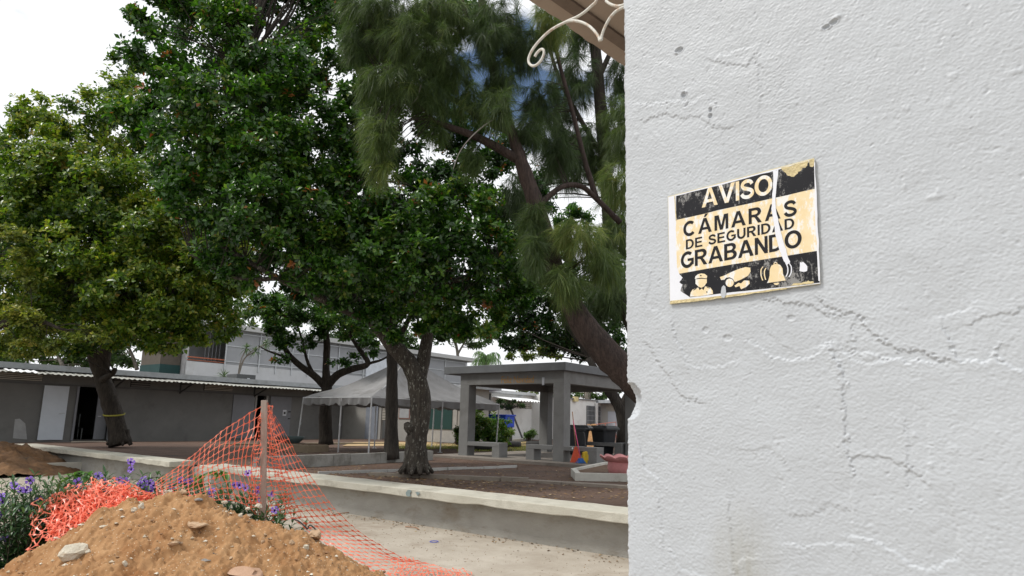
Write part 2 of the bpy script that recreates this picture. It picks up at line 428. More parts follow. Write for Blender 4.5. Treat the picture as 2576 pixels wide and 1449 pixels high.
for _ in range(420):
    a, b = RNG.random() * 1.1, V0 + RNG.random() * (V1 - V0); r_ = .0015 + RNG.random() ** 3 * .004
    i0, i1 = np.searchsorted(us, [a - .02, a + .02]); j0, j1 = np.searchsorted(vv, [b - .02, b + .02])
    d = np.sqrt((U[i0:i1, j0:j1] - a) ** 2 + (V[i0:i1, j0:j1] - b) ** 2)
    H[i0:i1, j0:j1] += RNG.choice([-1, 1, 1]) * .0011 * np.exp(-(d / r_) ** 2)
# brushed plaster fan, upper middle
a, b = wallpt(1990, 330)
H += .0007 * np.sin(np.hypot(U - a + .25, V - b - .35) * 620 + wobx * 900) * np.exp(-(((U - a + .02) / .06) ** 2 + ((V - b - .13) / .10) ** 2))
# rounded, chipped outer corner and the broken notch
cor = U + fnoise(NU, NV, 2.2, 31, 6, 200, 1.12, 1.94) * .0016
H -= .010 * np.exp(-np.clip(cor, 0, 1) / .0045)
a, b = wallpt(1588, 1008)
wn = np.hypot((U - a + .008) / .042, (V - b) / .056) + woby * 5
H -= .036 * np.clip(1 - wn ** 2, 0, 1) ** .6
# edge pulls back where the notch bites in, and wavers elsewhere
Ue = U.copy()
edge_n = fnoise(8, NV, 1.6, 33, 3, 200)[0] * .0011
bite = .012 * np.exp(-((vv - b) / .032) ** 2)
H -= .002 * np.clip(fnoise(NU, NV, 1.8, 51, 10, 90, 1.12, 1.94) - 2.1, 0, .6)
Ue += (edge_n + bite)[None, :] * np.exp(-U / .02)
P = A_w[None, None, :] + dU * Ue[..., None] + nW * H[..., None] + zz * V[..., None]
i, j = np.meshgrid(np.arange(NU - 1), np.arange(NV - 1), indexing='ij'); k = (i * NV + j).ravel()
faces = np.stack([k, k + NV, k + NV + 1, k + 1], 1)

def wall_material():
    m = bpy.data.materials.new('wall_paint'); m.use_nodes = True
    t = m.node_tree; n = t.nodes; l = t.links.new; b_ = n['Principled BSDF']; b_.inputs['Roughness'].default_value = .5; b_.inputs['Specular IOR Level'].default_value = .35
    co = n.new('ShaderNodeTexCoord')
    no = n.new('ShaderNodeTexNoise'); no.inputs['Scale'].default_value = 2.3; no.inputs['Detail'].default_value = 8; no.inputs['Roughness'].default_value = .7
    l(co.outputs['Object'], no.inputs['Vector'])
    r = n.new('ShaderNodeValToRGB'); r.color_ramp.elements[0].position = .35; r.color_ramp.elements[0].color = (.455, .475, .50, 1)
    r.color_ramp.elements[1].position = .65; r.color_ramp.elements[1].color = (.50, .525, .555, 1)
    l(no.outputs['Fac'], r.inputs[0])
    # grimy smear low on the wall, shaped by stretched noise
    mp_ = n.new('ShaderNodeMapping'); s_u, s_v = wallpt(1870, 1440); sp = wall_world(s_u, s_v) - (A_w + dU * 1.5 - nW * .1)
    mp_.inputs['Location'].default_value = (-sp[0] * 9, -sp[1] * 9, -sp[2] * 5); mp_.inputs['Scale'].default_value = (9, 9, 5)
    l(co.outputs['Object'], mp_.inputs[0])
    gr = n.new('ShaderNodeTexGradient'); gr.gradient_type = 'SPHERICAL'; l(mp_.outputs[0], gr.inputs[0])
    mp2 = n.new('ShaderNodeMapping'); mp2.inputs['Scale'].default_value = (60, 60, 9); l(co.outputs['Object'], mp2.inputs[0])
    n2 = n.new('ShaderNodeTexNoise'); n2.inputs['Scale'].default_value = 1; n2.inputs['Detail'].default_value = 5; l(mp2.outputs[0], n2.inputs[0])
    mu = n.new('ShaderNodeMath'); mu.operation = 'MULTIPLY'; l(gr.outputs['Fac'], mu.inputs[0]); l(n2.outputs['Fac'], mu.inputs[1])
    mu2 = n.new('ShaderNodeMath'); mu2.operation = 'MULTIPLY'; mu2.inputs[1].default_value = 1.15; mu2.use_clamp = True; l(mu.outputs[0], mu2.inputs[0])
    mm = n.new('ShaderNodeMix'); mm.data_type = 'RGBA'; mm.inputs[7].default_value = (.34, .33, .29, 1)
    l(mu2.outputs[0], mm.inputs[0]); l(r.outputs[0], mm.inputs[6]); l(mm.outputs[2], b_.inputs['Base Color'])
    n3 = n.new('ShaderNodeTexNoise'); n3.inputs['Scale'].default_value = 170; n3.inputs['Detail'].default_value = 3; l(co.outputs['Object'], n3.inputs[0])
    bp = n.new('ShaderNodeBump'); bp.inputs['Strength'].default_value = .3; bp.inputs['Distance'].default_value = .002
    l(n3.outputs['Fac'], bp.inputs['Height']); l(bp.outputs[0], b_.inputs['Normal'])
    return m
M_WALL = wall_material(); MATS['wall_paint'] = M_WALL
wall = empty('painted_wall', tuple(A_w + dU * 1.5 - nW * .1), 'pale grey painted wall with cracked, peeling layers carrying the notice', 'wall')
link_mesh('plaster_face', P.reshape(-1, 3), faces, M_WALL, wall, smooth=True)
wb = MB()
def wbox(u0, u1, h0, h1, v0, v1):
    q = [wall_world(u0, v0, h0), wall_world(u1, v0, h0), wall_world(u1, v0, h1), wall_world(u0, v0, h1)]
    wb.prism(q, (0, 0, v1 - v0))
ZT = wallpt(1316, -10)[1] - .002
wbox(.012, 5.0, -.22, -.045, 0, ZT)
wbox(0.0, 5.0, -.06, -.004, 0, V0)          # front below the relief
wbox(0.0, 5.0, -.06, -.004, V1, ZT)
wbox(U1, 5.0, -.06, -.002, V0, V1)
wb.build('core', M_WALL, wall)
# return strip that closes the relief's outer edge
rv = [P[0, j_] for j_ in range(NV)] + [P[0, j_] - nW * .05 + dU * .012 for j_ in range(NV)]
link_mesh('corner_edge', rv, [(j_, j_ + 1, NV + j_ + 1, NV + j_) for j_ in range(NV - 1)], M_WALL, wall, smooth=True)

# ------------------------------------------------------------------ roof slab above the gate and its iron scroll
su, ZS = wallpt(1316, -10); p0 = wall_world(su, ZS, -.02); edir = gnd(1576, 166, ZS) - p0; edir /= np.linalg.norm(edir)
sl_pts = [p0 - cw(0, 0, 0), p0 + edir * 4.0, p0 + edir * 4.0 + dU * 5, wall_world(4.5, ZS, -.02)]
sl_pts[0] = p0
M_SOF = mat('soffit_brown', (.33, .265, .215), .85, .06, 3, .15, 30, col2=(.37, .30, .245), stain=(.27, .215, .18), stain_scale=2.6)
n_e = 160; bot = []; ne = fnoise(8, n_e, 1.8, 41)[0] * .006
for q in range(n_e): bot.append(p0 + edir * 4.0 * q / (n_e - 1) + cw(-.7, .714) * ne[q])
bot += [sl_pts[2], sl_pts[3]]
roof = MB().prism(bot, (0, 0, .16)).build('gate_roof_slab', M_SOF, label='brown underside of the roof slab overhead at the wall top', cat='roof slab')
gutter = MB()
off = cw(.7, -.714)
gutter.prism([p0 + off * .075 + edir * .02, p0 + edir * 4 + off * .075, p0 + edir * 4 + off * .13, p0 + off * .13 + edir * .02], (0, 0, -.012))
gutter.build('drip_band', mat('soffit_band', (.17, .13, .105), .9, .2, 8), roof)
def iron(px): return [wall_world(*wallpt(1308.3 + x * .1302, y * .1302), .0) - nW * .02 for x, y in px]
M_IRON = mat('rusty_white_iron', (.60, .58, .52), .55, .05, 30, .2, 80, col2=(.68, .67, .62), stain=(.42, .20, .07), stain_scale=26)
scr = empty('iron_scroll', tuple(wall_world(-.05, 2.7)), 'rusty white iron scroll ornament curling out from the wall edge', 'ironwork')
for q, pts in enumerate([[(1420, -60), (1390, 0), (1320, 60), (1200, 170), (1050, 270), (900, 335), (800, 385), (650, 460), (500, 560), (330, 720), (200, 880), (120, 1030), (100, 1130), (130, 1200), (190, 1230), (270, 1200), (350, 1110), (395, 1000), (395, 930), (360, 905), (310, 930), (260, 985), (222, 1050)],
        [(830, 372), (900, 352), (1000, 352), (1120, 375), (1250, 435), (1350, 520), (1430, 620), (1490, 730)],
        [(1500, 730), (1530, 600), (1590, 450), (1680, 290), (1800, 160), (1930, 90), (2070, 40)],
        [(1600, -40), (1640, -5), (1700, 32), (1790, 60), (1880, 58), (1960, 30), (2050, -20)]]):
    MB().tube(smooth_path(iron(pts), 6), .0052, 10).build('bar', M_IRON, scr, smooth=True)
MB().tube([iron([(1460, 735)])[0], iron([(1530, 700)])[0]], .0058, 8).build('weld', M_IRON, scr, smooth=True)
# ------------------------------------------------------------------ the notice
def sg(x, y, h):
    px, py = (2600 + x / 2.196) * .62891, (600 + y / 2.196) * .62891
    d = ray(px, py); t = ((A_w + nW * h - EYE) @ nW) / (d @ nW); return EYE + d * t
SH = .0075
sign = empty('warning_sign', tuple(sg(800, 1300, 0)), 'weathered black and cream notice AVISO CÁMARAS DE SEGURIDAD GRABANDO with torn white strip', 'sign')
M_BOARD = mat('sign_board_edge', (.62, .55, .36), .6, .1, 20, .1)
M_FILM = mat('sign_white_film', (.76, .77, .82), .35, .03, 10, 0, spec=.5)
def creammat():
    m = mat('sign_cream', (.78, .61, .34), .35, .04, 30, 0, col2=(.82, .68, .44), spec=.5)
    n = m.node_tree.nodes; l = m.node_tree.links.new
    c = n.new('ShaderNodeTexCoord'); mp_ = n.new('ShaderNodeMapping'); mp_.inputs['Scale'].default_value = (42, 42, 20); l(c.outputs['Object'], mp_.inputs[0])
    n1 = n.new('ShaderNodeTexNoise'); n1.inputs['Scale'].default_value = 1.0; n1.inputs['Detail'].default_value = 9; n1.inputs['Roughness'].default_value = .75; l(mp_.outputs[0], n1.inputs[0])
    r = n.new('ShaderNodeValToRGB'); r.color_ramp.elements[0].position = .50; r.color_ramp.elements[1].position = .56; l(n1.outputs['Fac'], r.inputs[0])
    mm = n.new('ShaderNodeMix'); mm.data_type = 'RGBA'; mm.inputs[7].default_value = (.80, .79, .76, 1)
    b = n['Principled BSDF']; src = b.inputs['Base Color'].links[0].from_socket
    l(r.outputs[0], mm.inputs[0]); l(src, mm.inputs[6]); l(mm.outputs[2], b.inputs['Base Color']); return m
def blackmat():
    m = mat('sign_black', (.014, .014, .017), .45, .1, 30, 0, spec=.2)
    n = m.node_tree.nodes; l = m.node_tree.links.new
    c = n.new('ShaderNodeTexCoord'); mp_ = n.new('ShaderNodeMapping'); mp_.inputs['Scale'].default_value = (110, 110, 60); l(c.outputs['Object'], mp_.inputs[0])
    n1 = n.new('ShaderNodeTexNoise'); n1.inputs['Scale'].default_value = 1.0; n1.inputs['Detail'].default_value = 10; n1.inputs['Roughness'].default_value = .8; l(mp_.outputs[0], n1.inputs[0])
    n2 = n.new('ShaderNodeTexNoise'); n2.inputs['Scale'].default_value = 11; n2.inputs['Detail'].default_value = 2; l(c.outputs['Object'], n2.inputs[0])
    ad = n.new('ShaderNodeMath'); ad.operation = 'MULTIPLY_ADD'; ad.inputs[1].default_value = .75; l(n2.outputs['Fac'], ad.inputs[0]); l(n1.outputs['Fac'], ad.inputs[2])
    r = n.new('ShaderNodeValToRGB'); r.color_ramp.elements[0].position = .93; r.color_ramp.elements[1].position = 1.02; r.color_ramp.elements[1].color = (.45, .45, .45, 1); l(ad.outputs[0], r.inputs[0])
    mm = n.new('ShaderNodeMix'); mm.data_type = 'RGBA'; mm.inputs[7].default_value = (.55, .54, .52, 1)
    b = n['Principled BSDF']; src = b.inputs['Base Color'].links[0].from_socket
    l(r.outputs[0], mm.inputs[0]); l(src, mm.inputs[6]); l(mm.outputs[2], b.inputs['Base Color']); return m
M_CREAM, M_BLACK = creammat(), blackmat()
M_INK = mat('sign_ink', (.014, .014, .016), .45, .05, 30, spec=.2)
M_OLD = mat('sign_glue', (.60, .50, .28), .8, .2, 60, .4, 90)
MB().prism([sg(*p, .0025) for p in ((162, 412), (180, 1357), (1498, 1178), (1445, 74))], nW * .0045).build('board', M_BOARD, sign, bevel=.0006)
def flat(name, pts, lvl, m, dense=0):
    q = [sg(x, y, 0) for x, y in pts]; h = .0072 + lvl * .00022
    q = [sg(x, y, h) for x, y in pts]
    return MB().prism(q[::-1] if False else q, nW * .00018).build(name, m, sign)
def rough(pts, amp=3, n=3):
    o = []
    for (a, b), (c, d) in zip(pts, pts[1:] + pts[:1]):
        for q in range(n): t = q / n; o.append((a + (c - a) * t + RNG.normal(0, amp) * (q > 0), b + (d - b) * t + RNG.normal(0, amp) * (q > 0)))
    return o
flat('film', [(160, 414), (176, 1340), (1495, 1172), (1446, 78)], 0, M_FILM)
flat('glue_edge', rough([(178, 1325), (179, 1352), (640, 1300), (1200, 1222), (1200, 1208), (640, 1280)], 2, 8), 1, M_OLD)
flat('panel', rough([(229, 612), (1448, 340), (1460, 620), (1478, 884), (850, 985), (257, 1088), (238, 1030), (228, 800)], 2, 6), 1, M_CREAM)
flat('band', rough([(230, 404), (560, 322), (900, 232), (1084, 184), (1443, 100), (1448, 340), (840, 477), (229, 614)], 1.5, 5), 2, M_BLACK)
flat('band', rough([(255, 1087), (850, 985), (1478, 884), (1490, 1165), (1240, 1195), (700, 1250), (352, 1294), (268, 1238), (286, 1182), (258, 1162), (288, 1122)], 1.5, 4), 2, M_BLACK)
flat('crease', [(213, 404), (220, 402), (233, 620), (226, 622)], 3, M_OLD)
# writing
def _arc(cx, cy, rx, ry, a0, a1, n=14):
    return [(cx + rx * math.cos(math.radians(t)), cy + ry * math.sin(math.radians(t))) for t in np.linspace(a0, a1, n)]
def _stroke(path, w):
    P_ = np.array(path, float); T_ = np.gradient(P_, axis=0); T_ /= np.linalg.norm(T_, axis=1)[:, None] + 1e-9
    Nn = np.stack([-T_[:, 1], T_[:, 0]], 1); a_ = P_ + Nn * w / 2; b_ = P_ - Nn * w / 2
    return [tuple(q) for q in a_] + [tuple(q) for q in b_[::-1]]
def glyph(c):
    """outlines (cap height 1) of a heavy plain sans capital: list of loops, advance width"""
    t = .205
    if c == 'A' or c == 'Á':
        g = [[(0, 0), (.22, 0), (.30, .22), (.70, .22), (.78, 0), (1.0, 0), (.615, 1), (.385, 1)], [(.355, .385), (.5, .79), (.645, .385)]]
        if c == 'Á': g.append([(.42, 1.07), (.53, 1.28), (.75, 1.28), (.56, 1.07)])
        return g, 1.0
    if c == 'V': return [[(0, 1), (.225, 1), (.5, .26), (.775, 1), (1, 1), (.61, 0), (.39, 0)]], 1.0
    if c == 'I': return [[(0, 0), (t, 0), (t, 1), (0, 1)]], .205
    if c == 'E': return [[(0, 0), (.77, 0), (.77, .17), (t, .17), (t, .425), (.70, .425), (.70, .59), (t, .59), (t, .83), (.75, .83), (.75, 1), (0, 1)]], .77
    if c == 'N': return [[(0, 0), (.19, 0), (.19, .66), (.60, 0), (.80, 0), (.80, 1), (.61, 1), (.61, .34), (.205, 1), (0, 1)]], .80
    if c == 'M': return [[(0, 0), (.19, 0), (.19, .76), (.385, 0), (.595, 0), (.79, .76), (.79, 0), (.98, 0), (.98, 1), (.68, 1), (.49, .30), (.30, 1), (0, 1)]], .98
    if c == 'O': return [_arc(.5, .5, .5, .515, 0, 360, 40)[:-1], _arc(.5, .5, .285, .335, 0, 360, 40)[:-1]], 1.0
    if c == 'D': return [[(0, 0)] + [(.36, 0)] + _arc(.36, .5, .50, .5, -88, 88, 20) + [(.36, 1), (0, 1)], [(t, .17), (.34, .17)] + _arc(.34, .5, .31, .33, -86, 86, 18) + [(.34, .83), (t, .83)]], .86
    if c == 'B': return [[(0, 0), (.48, 0)] + _arc(.50, .285, .335, .285, -85, 62, 14) + _arc(.47, .745, .315, .255, -62, 85, 12) + [(.45, 1), (0, 1)],
        [(t, .16), (.46, .16)] + _arc(.46, .29, .15, .13, -85, 85, 8) + [(.46, .42), (t, .42)], [(t, .585), (.43, .585)] + _arc(.43, .71, .14, .125, -85, 85, 8) + [(.43, .835), (t, .835)]], .835
    if c == 'R': return [[(0, 0), (t, 0), (t, .41), (.30, .41), (.40, .37), (.62, 0), (.87, 0), (.68, .30), (.56, .425)] + _arc(.52, .72, .31, .28, -60, 85, 14) + [(.50, 1), (0, 1)],
        [(t, .57), (.46, .57)] + _arc(.46, .70, .145, .13, -85, 85, 8) + [(.46, .83), (t, .83)]], .87
    if c == 'U': return [_stroke([(.1, 1), (.1, .7)] + _arc(.41, .40, .31, .32, 180, 360, 18) + [(.72, .7), (.72, 1)], t)], .82
    if c == 'C': return [_stroke(_arc(.49, .5, .385, .425, 48, 318, 30), t)], .93
    if c == 'G': return [_stroke(_arc(.49, .5, .385, .425, 48, 325, 30), t * .98), [(.50, .40), (.50, .56), (.94, .56), (.94, .17), (.76, .12), (.76, .40)]], .94
    if c == 'S': return [_stroke([(.70, .73)] + _arc(.415, .715, .28, .195, 35, 250, 18) + [(.42, .505)] + _arc(.42, .275, .30, .195, 60, -155, 18) + [(.09, .28)], t * .93)], .80
    return [], .35
def words(txt, BL, BR, TLy, m, lvl=4, gap=.10):
    loops = []; x = 0
    for c_ in txt:
        g, w_ = glyph(c_)
        loops.append([[(x + px_, py_) for px_, py_ in lp_] for lp_ in g]); x += w_ + (gap if c_ != ' ' else gap)
    x -= gap; h = .0072 + lvl * .00022
    o_, r_, t_ = sg(*BL, h), sg(*BR, h), sg(BL[0], TLy, h)
    for li, g in enumerate(loops):
        parts = [g] if len(g) < 2 else ([g] if txt[li] != 'G' else [[g[0]], [g[1]]])
        for pi, gg in enumerate(parts):
            if not gg: continue
            cu = bpy.data.curves.new('g', 'CURVE'); cu.dimensions = '2D'; cu.fill_mode = 'BOTH'
            for lp_ in gg:
                sp = cu.splines.new('POLY'); sp.points.add(len(lp_) - 1); sp.use_cyclic_u = True
                for q_, (a_, b_) in enumerate(lp_): sp.points[q_].co = (a_, b_, 0, 1)
            ob = bpy.data.objects.new('tmp', cu); COL.objects.link(ob)
            me = bpy.data.meshes.new_from_object(ob.evaluated_get(bpy.context.evaluated_depsgraph_get()))
            v = np.array([q.co[:] for q in me.vertices]); fs = [tuple(p.vertices) for p in me.polygons]
            bpy.data.objects.remove(ob); bpy.data.curves.remove(cu)
            if len(v) == 0: continue
            w = o_[None] + (v[:, 0] / x)[:, None] * (r_ - o_)[None] + v[:, 1][:, None] * (t_ - o_)[None] + nW[None] * pi * .00006
            link_mesh('letter', w, fs, m, sign)
words('AVISO', (455, 507), (1076, 383), 345, M_CREAM, gap=.05)
words('CÁMARAS', (292, 763), (1288, 573), 636, M_INK, gap=.20)
words('DE SEGURIDAD', (315, 874), (1268, 686), 789, M_INK, gap=.14)
words('GRABANDO', (270, 1043), (1334, 848), 905, M_INK, gap=.08)
# pictograms
flat('officer_cap', [(394, 1134), (399, 1110), (420, 1092), (450, 1084), (480, 1088), (503, 1106), (498, 1128), (450, 1122), (420, 1126)], 4, M_CREAM)
flat('officer_face', [(400, 1136), (450, 1131), (499, 1134), (499, 1165), (475, 1198), (452, 1210), (425, 1200), (400, 1175)], 4, M_CREAM)
flat('officer_coat', [(351, 1288), (358, 1250), (375, 1225), (425, 1208), (436, 1232), (455, 1216), (470, 1232), (484, 1198), (530, 1208), (550, 1235), (554, 1265), (500, 1274), (430, 1284)], 4, M_CREAM)
flat('badge', [(438, 1100), (446, 1096), (454, 1100), (447, 1112)], 5, M_INK); flat('badge', [(492, 1245), (500, 1241), (507, 1247), (499, 1256)], 5, M_INK)
flat('epaulette', [(378, 1228), (408, 1213), (410, 1219), (382, 1234)], 5, M_INK); flat('epaulette', [(500, 1203), (528, 1211), (528, 1217), (500, 1209)], 5, M_INK)
flat('camera_body', [(614, 1116), (650, 1104), (720, 1070), (780, 1045), (840, 1028), (880, 1034), (884, 1068), (862, 1104), (800, 1138), (745, 1160), (728, 1132), (700, 1118), (668, 1122), (655, 1138), (625, 1142)], 4, M_CREAM)
flat('camera_lens', [(700 + 36 * math.cos(t), 1166 + 37 * math.sin(t)) for t in np.linspace(0, 6.283, 17)[:-1]], 4, M_CREAM)
flat('camera_mount', [(742, 1192), (778, 1166), (800, 1172), (826, 1146), (872, 1148), (876, 1174), (845, 1203), (800, 1223), (786, 1194), (752, 1206)], 4, M_CREAM)
flat('bell', [(1028, 1168), (1040, 1145), (1051, 1100), (1052, 1050), (1065, 1018), (1090, 1002), (1115, 998), (1145, 1010), (1164, 1040), (1169, 1090), (1180, 1118), (1192, 1146)], 4, M_CREAM)
flat('bell_clapper', [(1086, 1170), (1136, 1165), (1128, 1181), (1110, 1187), (1094, 1182)], 4, M_CREAM)
for nm, a, b_ in (('bell_ring', 10, 17),):
    ring = [(1103 + b_ * math.cos(t), 1000 + b_ * math.sin(t)) for t in np.linspace(2.6, 6.8, 12)]
    ring += [(1103 + a * math.cos(t), 1000 + a * math.sin(t)) for t in np.linspace(6.8, 2.6, 12)]
    flat(nm, ring, 4, M_CREAM)
for pts in ([(993, 1024), (976, 1052), (976, 1100), (990, 1146)], [(1019, 1036), (1006, 1062), (1006, 1100), (1016, 1140)], [(1192, 992), (1209, 1030), (1210, 1075), (1196, 1112)], [(1216, 985), (1240, 1025), (1240, 1075), (1220, 1116)]):
    q = smooth_path(pts, 5); w = 5
    flat('sound_wave', [(x - w, y) for x, y in q] + [(x + w, y) for x, y in q[::-1]], 6, M_CREAM if pts[0][0] < 1100 else M_FILM)
# torn strip, peeled glue, flakes
flat('torn_strip', rough([(1080, 186), (1127, 172), (1114, 290), (1101, 430), (1112, 560), (1140, 680), (1165, 780), (1198, 880), (1215, 950), (1232, 985), (1205, 1012), (1175, 975), (1140, 890), (1105, 760), (1088, 640), (1066, 520), (1074, 430), (1080, 300)], 2.5, 3), 7, M_FILM)
flat('peeled_glue', rough([(1150, 157), (1270, 125), (1390, 94), (1392, 112), (1372, 146), (1335, 168), (1300, 205), (1240, 234), (1205, 222), (1178, 192)], 4, 3), 3, M_OLD)
flat('peeled_glue', rough([(1397, 90), (1443, 80), (1442, 140), (1425, 150), (1405, 146)], 2, 2), 3, M_OLD)
flat('peeled_glue', rough([(1225, 1198), (1260, 1170), (1330, 1168), (1390, 1146), (1430, 1152), (1442, 1168), (1380, 1180), (1300, 1190)], 4, 3), 3, M_OLD)
flat('white_flake', rough([(1316, 982), (1330, 988), (1345, 982), (1382, 1022), (1380, 1062), (1345, 1070), (1312, 1062)], 2, 2), 3, M_FILM)
flat('paint_dab', [(628 + 0, 1295), (622, 1250), (630, 1205), (645, 1188), (662, 1200), (668, 1240), (662, 1285), (650, 1300)], 8, M_WALL)
flat('margin_tear', rough([(1440, 110), (1450, 110), (1465, 400), (1470, 650), (1482, 880), (1494, 1150), (1480, 1150), (1466, 890), (1452, 640), (1448, 350)], 2.5, 3), 3, M_FILM)
# ------------------------------------------------------------------ buildings
M_WG = mat('classroom_grey', (.155, .153, .148), .85, .08, 1.2, .15, 30, col2=(.19, .187, .18), stain=(.12, .117, .11), stain_scale=.8)
M_WW = mat('white_wall', (.72, .72, .70), .8, .05, 1.0, .1, 20, col2=(.80, .80, .78), stain=(.60, .59, .55), stain_scale=.9)
M_DARK = mat('dark_room', (.03, .03, .032), .9)
M_DOORW = mat('door_white', (.60, .64, .70), .5, .04, 3)
M_DOORG = mat('door_grey', (.20, .205, .225), .5, .06, 3)
M_FASC = mat('fascia_grey', (.30, .32, .34), .6, .1, 4, col2=(.38, .40, .42), stain=(.24, .24, .23))
M_ROOFT = mat('roof_top', (.28, .27, .24), .9, .15, 3)
M_CORR = mat('corrugated', (.26, .26, .23), .6, .15, 2, col2=(.40, .40, .37), stain=(.13, .10, .06), stain_scale=3)
M_CORW = mat('corrugated_white', (.74, .75, .75), .5, .06, 3)
M_METAL = mat('galvanised', (.50, .52, .54), .45, .08, 8, metallic=.5)
M_LOUV = mat('louver_cream', (.42, .39, .34), .7, .1, 5)
M_LOUG = mat('louver_dusky', (.17, .16, .155), .7, .1, 5)
M_BRACK = mat('bracket_dark', (.05, .05, .05), .7)

# --- classroom wing along x = -29.6
XF = -29.6
def gy_at(px, py=1050): return float(on_x(px, py, XF)[1])
cl = empty('classroom_building', (-31, 8, TZ), 'long low grey classroom building with flat roof and corrugated eave behind the left tree', 'building')
doors = [(88, 163), (187, 278), (640, 664)]                         # openings (picture columns)
ys = [gy_at(a) for pr in doors for a in pr]
segs = []; y0 = -12.0
for i in range(0, len(ys), 2):
    if i == 0: continue
    segs.append((y0, ys[i])); y0 = ys[i + 1]
segs.append((y0, 23.8))
w = MB()
for a, b in segs: w.box((XF - .15, a, TZ - .1), (XF, b, 2.62))
w.box((XF - .15, -12, 2.62), (XF, 23.8, 3.2))
w.box((XF - 7, 23.65, TZ - .1), (XF - .15, 23.8, 3.2)); w.box((XF - 7, -12, TZ - .1), (XF - .15, -11.85, 3.2)); w.box((XF - 7, -11.85, TZ - .1), (XF - 6.9, 23.65, 3.2))
w.build('wall', M_WG, cl)
MB().box((XF - 6.9, -11.85, TZ - .05), (XF - .15, 23.65, TZ + .01)).build('floor', mat('room_floor', (.12, .11, .10), .7), cl)
ro = MB().box((XF - 7.4, -12.4, 3.20), (XF + .42, 24.1, 3.28)).build('roof', M_ROOFT, cl)
MB().box((XF + .42, -12.4, 3.14), (XF + .50, 24.15, 3.36)).build('fascia', M_FASC, ro)
# horizontal ledge that divides the wall from its upper band
MB().box((XF + .002, -12, 2.60), (XF + .05, 23.8, 2.66)).build('ledge', mat('ledge_dark', (.12, .12, .12), .8), cl)
def louvers(parent, x, ya, yb, za, zb, m, n=7, axis='x', depthv=.05):
    fr = MB(); t = .04
    for k in range(n):
        z = za + (zb - za) * (k + .5) / n; hh = (zb - za) / n * .62
        if axis == 'x': fr_ = MB().box((x, ya, z - hh / 2), (x + .03, yb, z + hh / 2))
        else: fr_ = MB().box((ya, x - .03, z - hh / 2), (yb, x, z + hh / 2))
        fr_.build('slat', m, parent)
def panel_win(parent, name, ya, yb, za, zb, m, x=XF, n=7):
    p = MB().box((x + .003, ya, za), (x + .02, yb, zb)).build(name, M_DARK, parent)
    louvers(p, x + .022, ya + .02, yb - .02, za, zb, m, n)
    return p
panel_win(cl, 'louver_window', gy_at(-40), gy_at(93), 2.72, 3.12, M_LOUV, n=6)
panel_win(cl, 'louver_window', gy_at(318), gy_at(368), 2.70, 3.08, M_LOUG, n=4)
panel_win(cl, 'louver_window', gy_at(505), gy_at(578), 2.72, 3.08, M_LOUV, n=5)
# doors
d1a, d1b = gy_at(100), gy_at(163)
dr = MB().box((XF + .02, d1a, TZ + .03), (XF + .075, d1b, 2.58)).build('door', M_DOORW, cl)
MB().box((XF + .076, d1b - .22, 1.50), (XF + .12, d1b - .06, 1.53)).build('handle', M_METAL, dr)
for px_ in (187, 278):
    y = gy_at(px_); MB().box((XF - .1, y - .04, TZ), (XF + .06, y + .04, 2.6)).build('door_jamb', M_DOORG, cl)
dl = MB(); ya = gy_at(246); M_ = None
dl.box((XF - .25, ya, TZ + .03), (XF - .20, gy_at(275), 2.55)); d2 = dl.build('door', M_DOORG, cl)
MB().box((XF - .19, ya + .06, 1.4), (XF - .15, ya + .18, 1.44)).build('handle', M_METAL, d2)
yg = gy_at(582); MB().box((XF + .004, yg, TZ + .03), (XF + .045, gy_at(636), 2.58)).build('door', M_DOORG, cl)
for px_ in (637, 665): MB().box((XF + .005, gy_at(px_), TZ), (XF + .07, gy_at(px_ + 4), 2.6)).build('door_jamb', mat('frame_pale', (.34, .34, .33), .7), cl)
d4 = MB().box((XF + .004, gy_at(676), TZ + .03), (XF + .05, gy_at(729), 2.58)).build('door', M_DOORG, cl)
MB().box((XF + .052, gy_at(709), 1.62), (XF + .056, gy_at(718), 1.92)).build('notice_paper', mat('paper', (.62, .63, .66), .8), d4)
MB().box((XF + .057, gy_at(711), 1.70), (XF + .059, gy_at(716), 1.82)).build('print', M_BRACK, d4)
MB().box((XF + .051, gy_at(723), 1.80), (XF + .10, gy_at(728), 1.86)).box((XF + .051, gy_at(723), 1.45), (XF + .10, gy_at(728), 1.5)).build('handle', M_BRACK, d4)
# pale rubbed patch on the wall at far left, old chair inside the dark doorway
MB().prism([(XF + .002, gy_at(40), .55), (XF + .002, gy_at(76), .5), (XF + .002, gy_at(66), 1.1), (XF + .002, gy_at(50), 1.28), (XF + .002, gy_at(38), 1.26)], (.004, 0, 0)).build('patch', mat('rubbed', (.36, .36, .36), .8), cl)
ch = empty('stacked_chair', (XF - 1.3, gy_at(222), TZ), 'dark chair standing just inside the open classroom doorway', 'chair')
cy_ = gy_at(222)
MB().box((XF - 1.5, cy_ - .25, .90), (XF - 1.05, cy_ + .25, .94)).build('seat', M_BRACK, ch)
MB().box((XF - 1.54, cy_ - .25, 1.1), (XF - 1.50, cy_ + .25, 1.5)).build('backrest', M_BRACK, ch)
for a in (-1.48, -1.08):
    for s in (-.22, .22): MB().box((XF + a - .02, cy_ + s - .02, TZ + .01), (XF + a + .02, cy_ + s + .02, .90 if a > -1.2 else 1.5)).build('leg', M_METAL, ch)
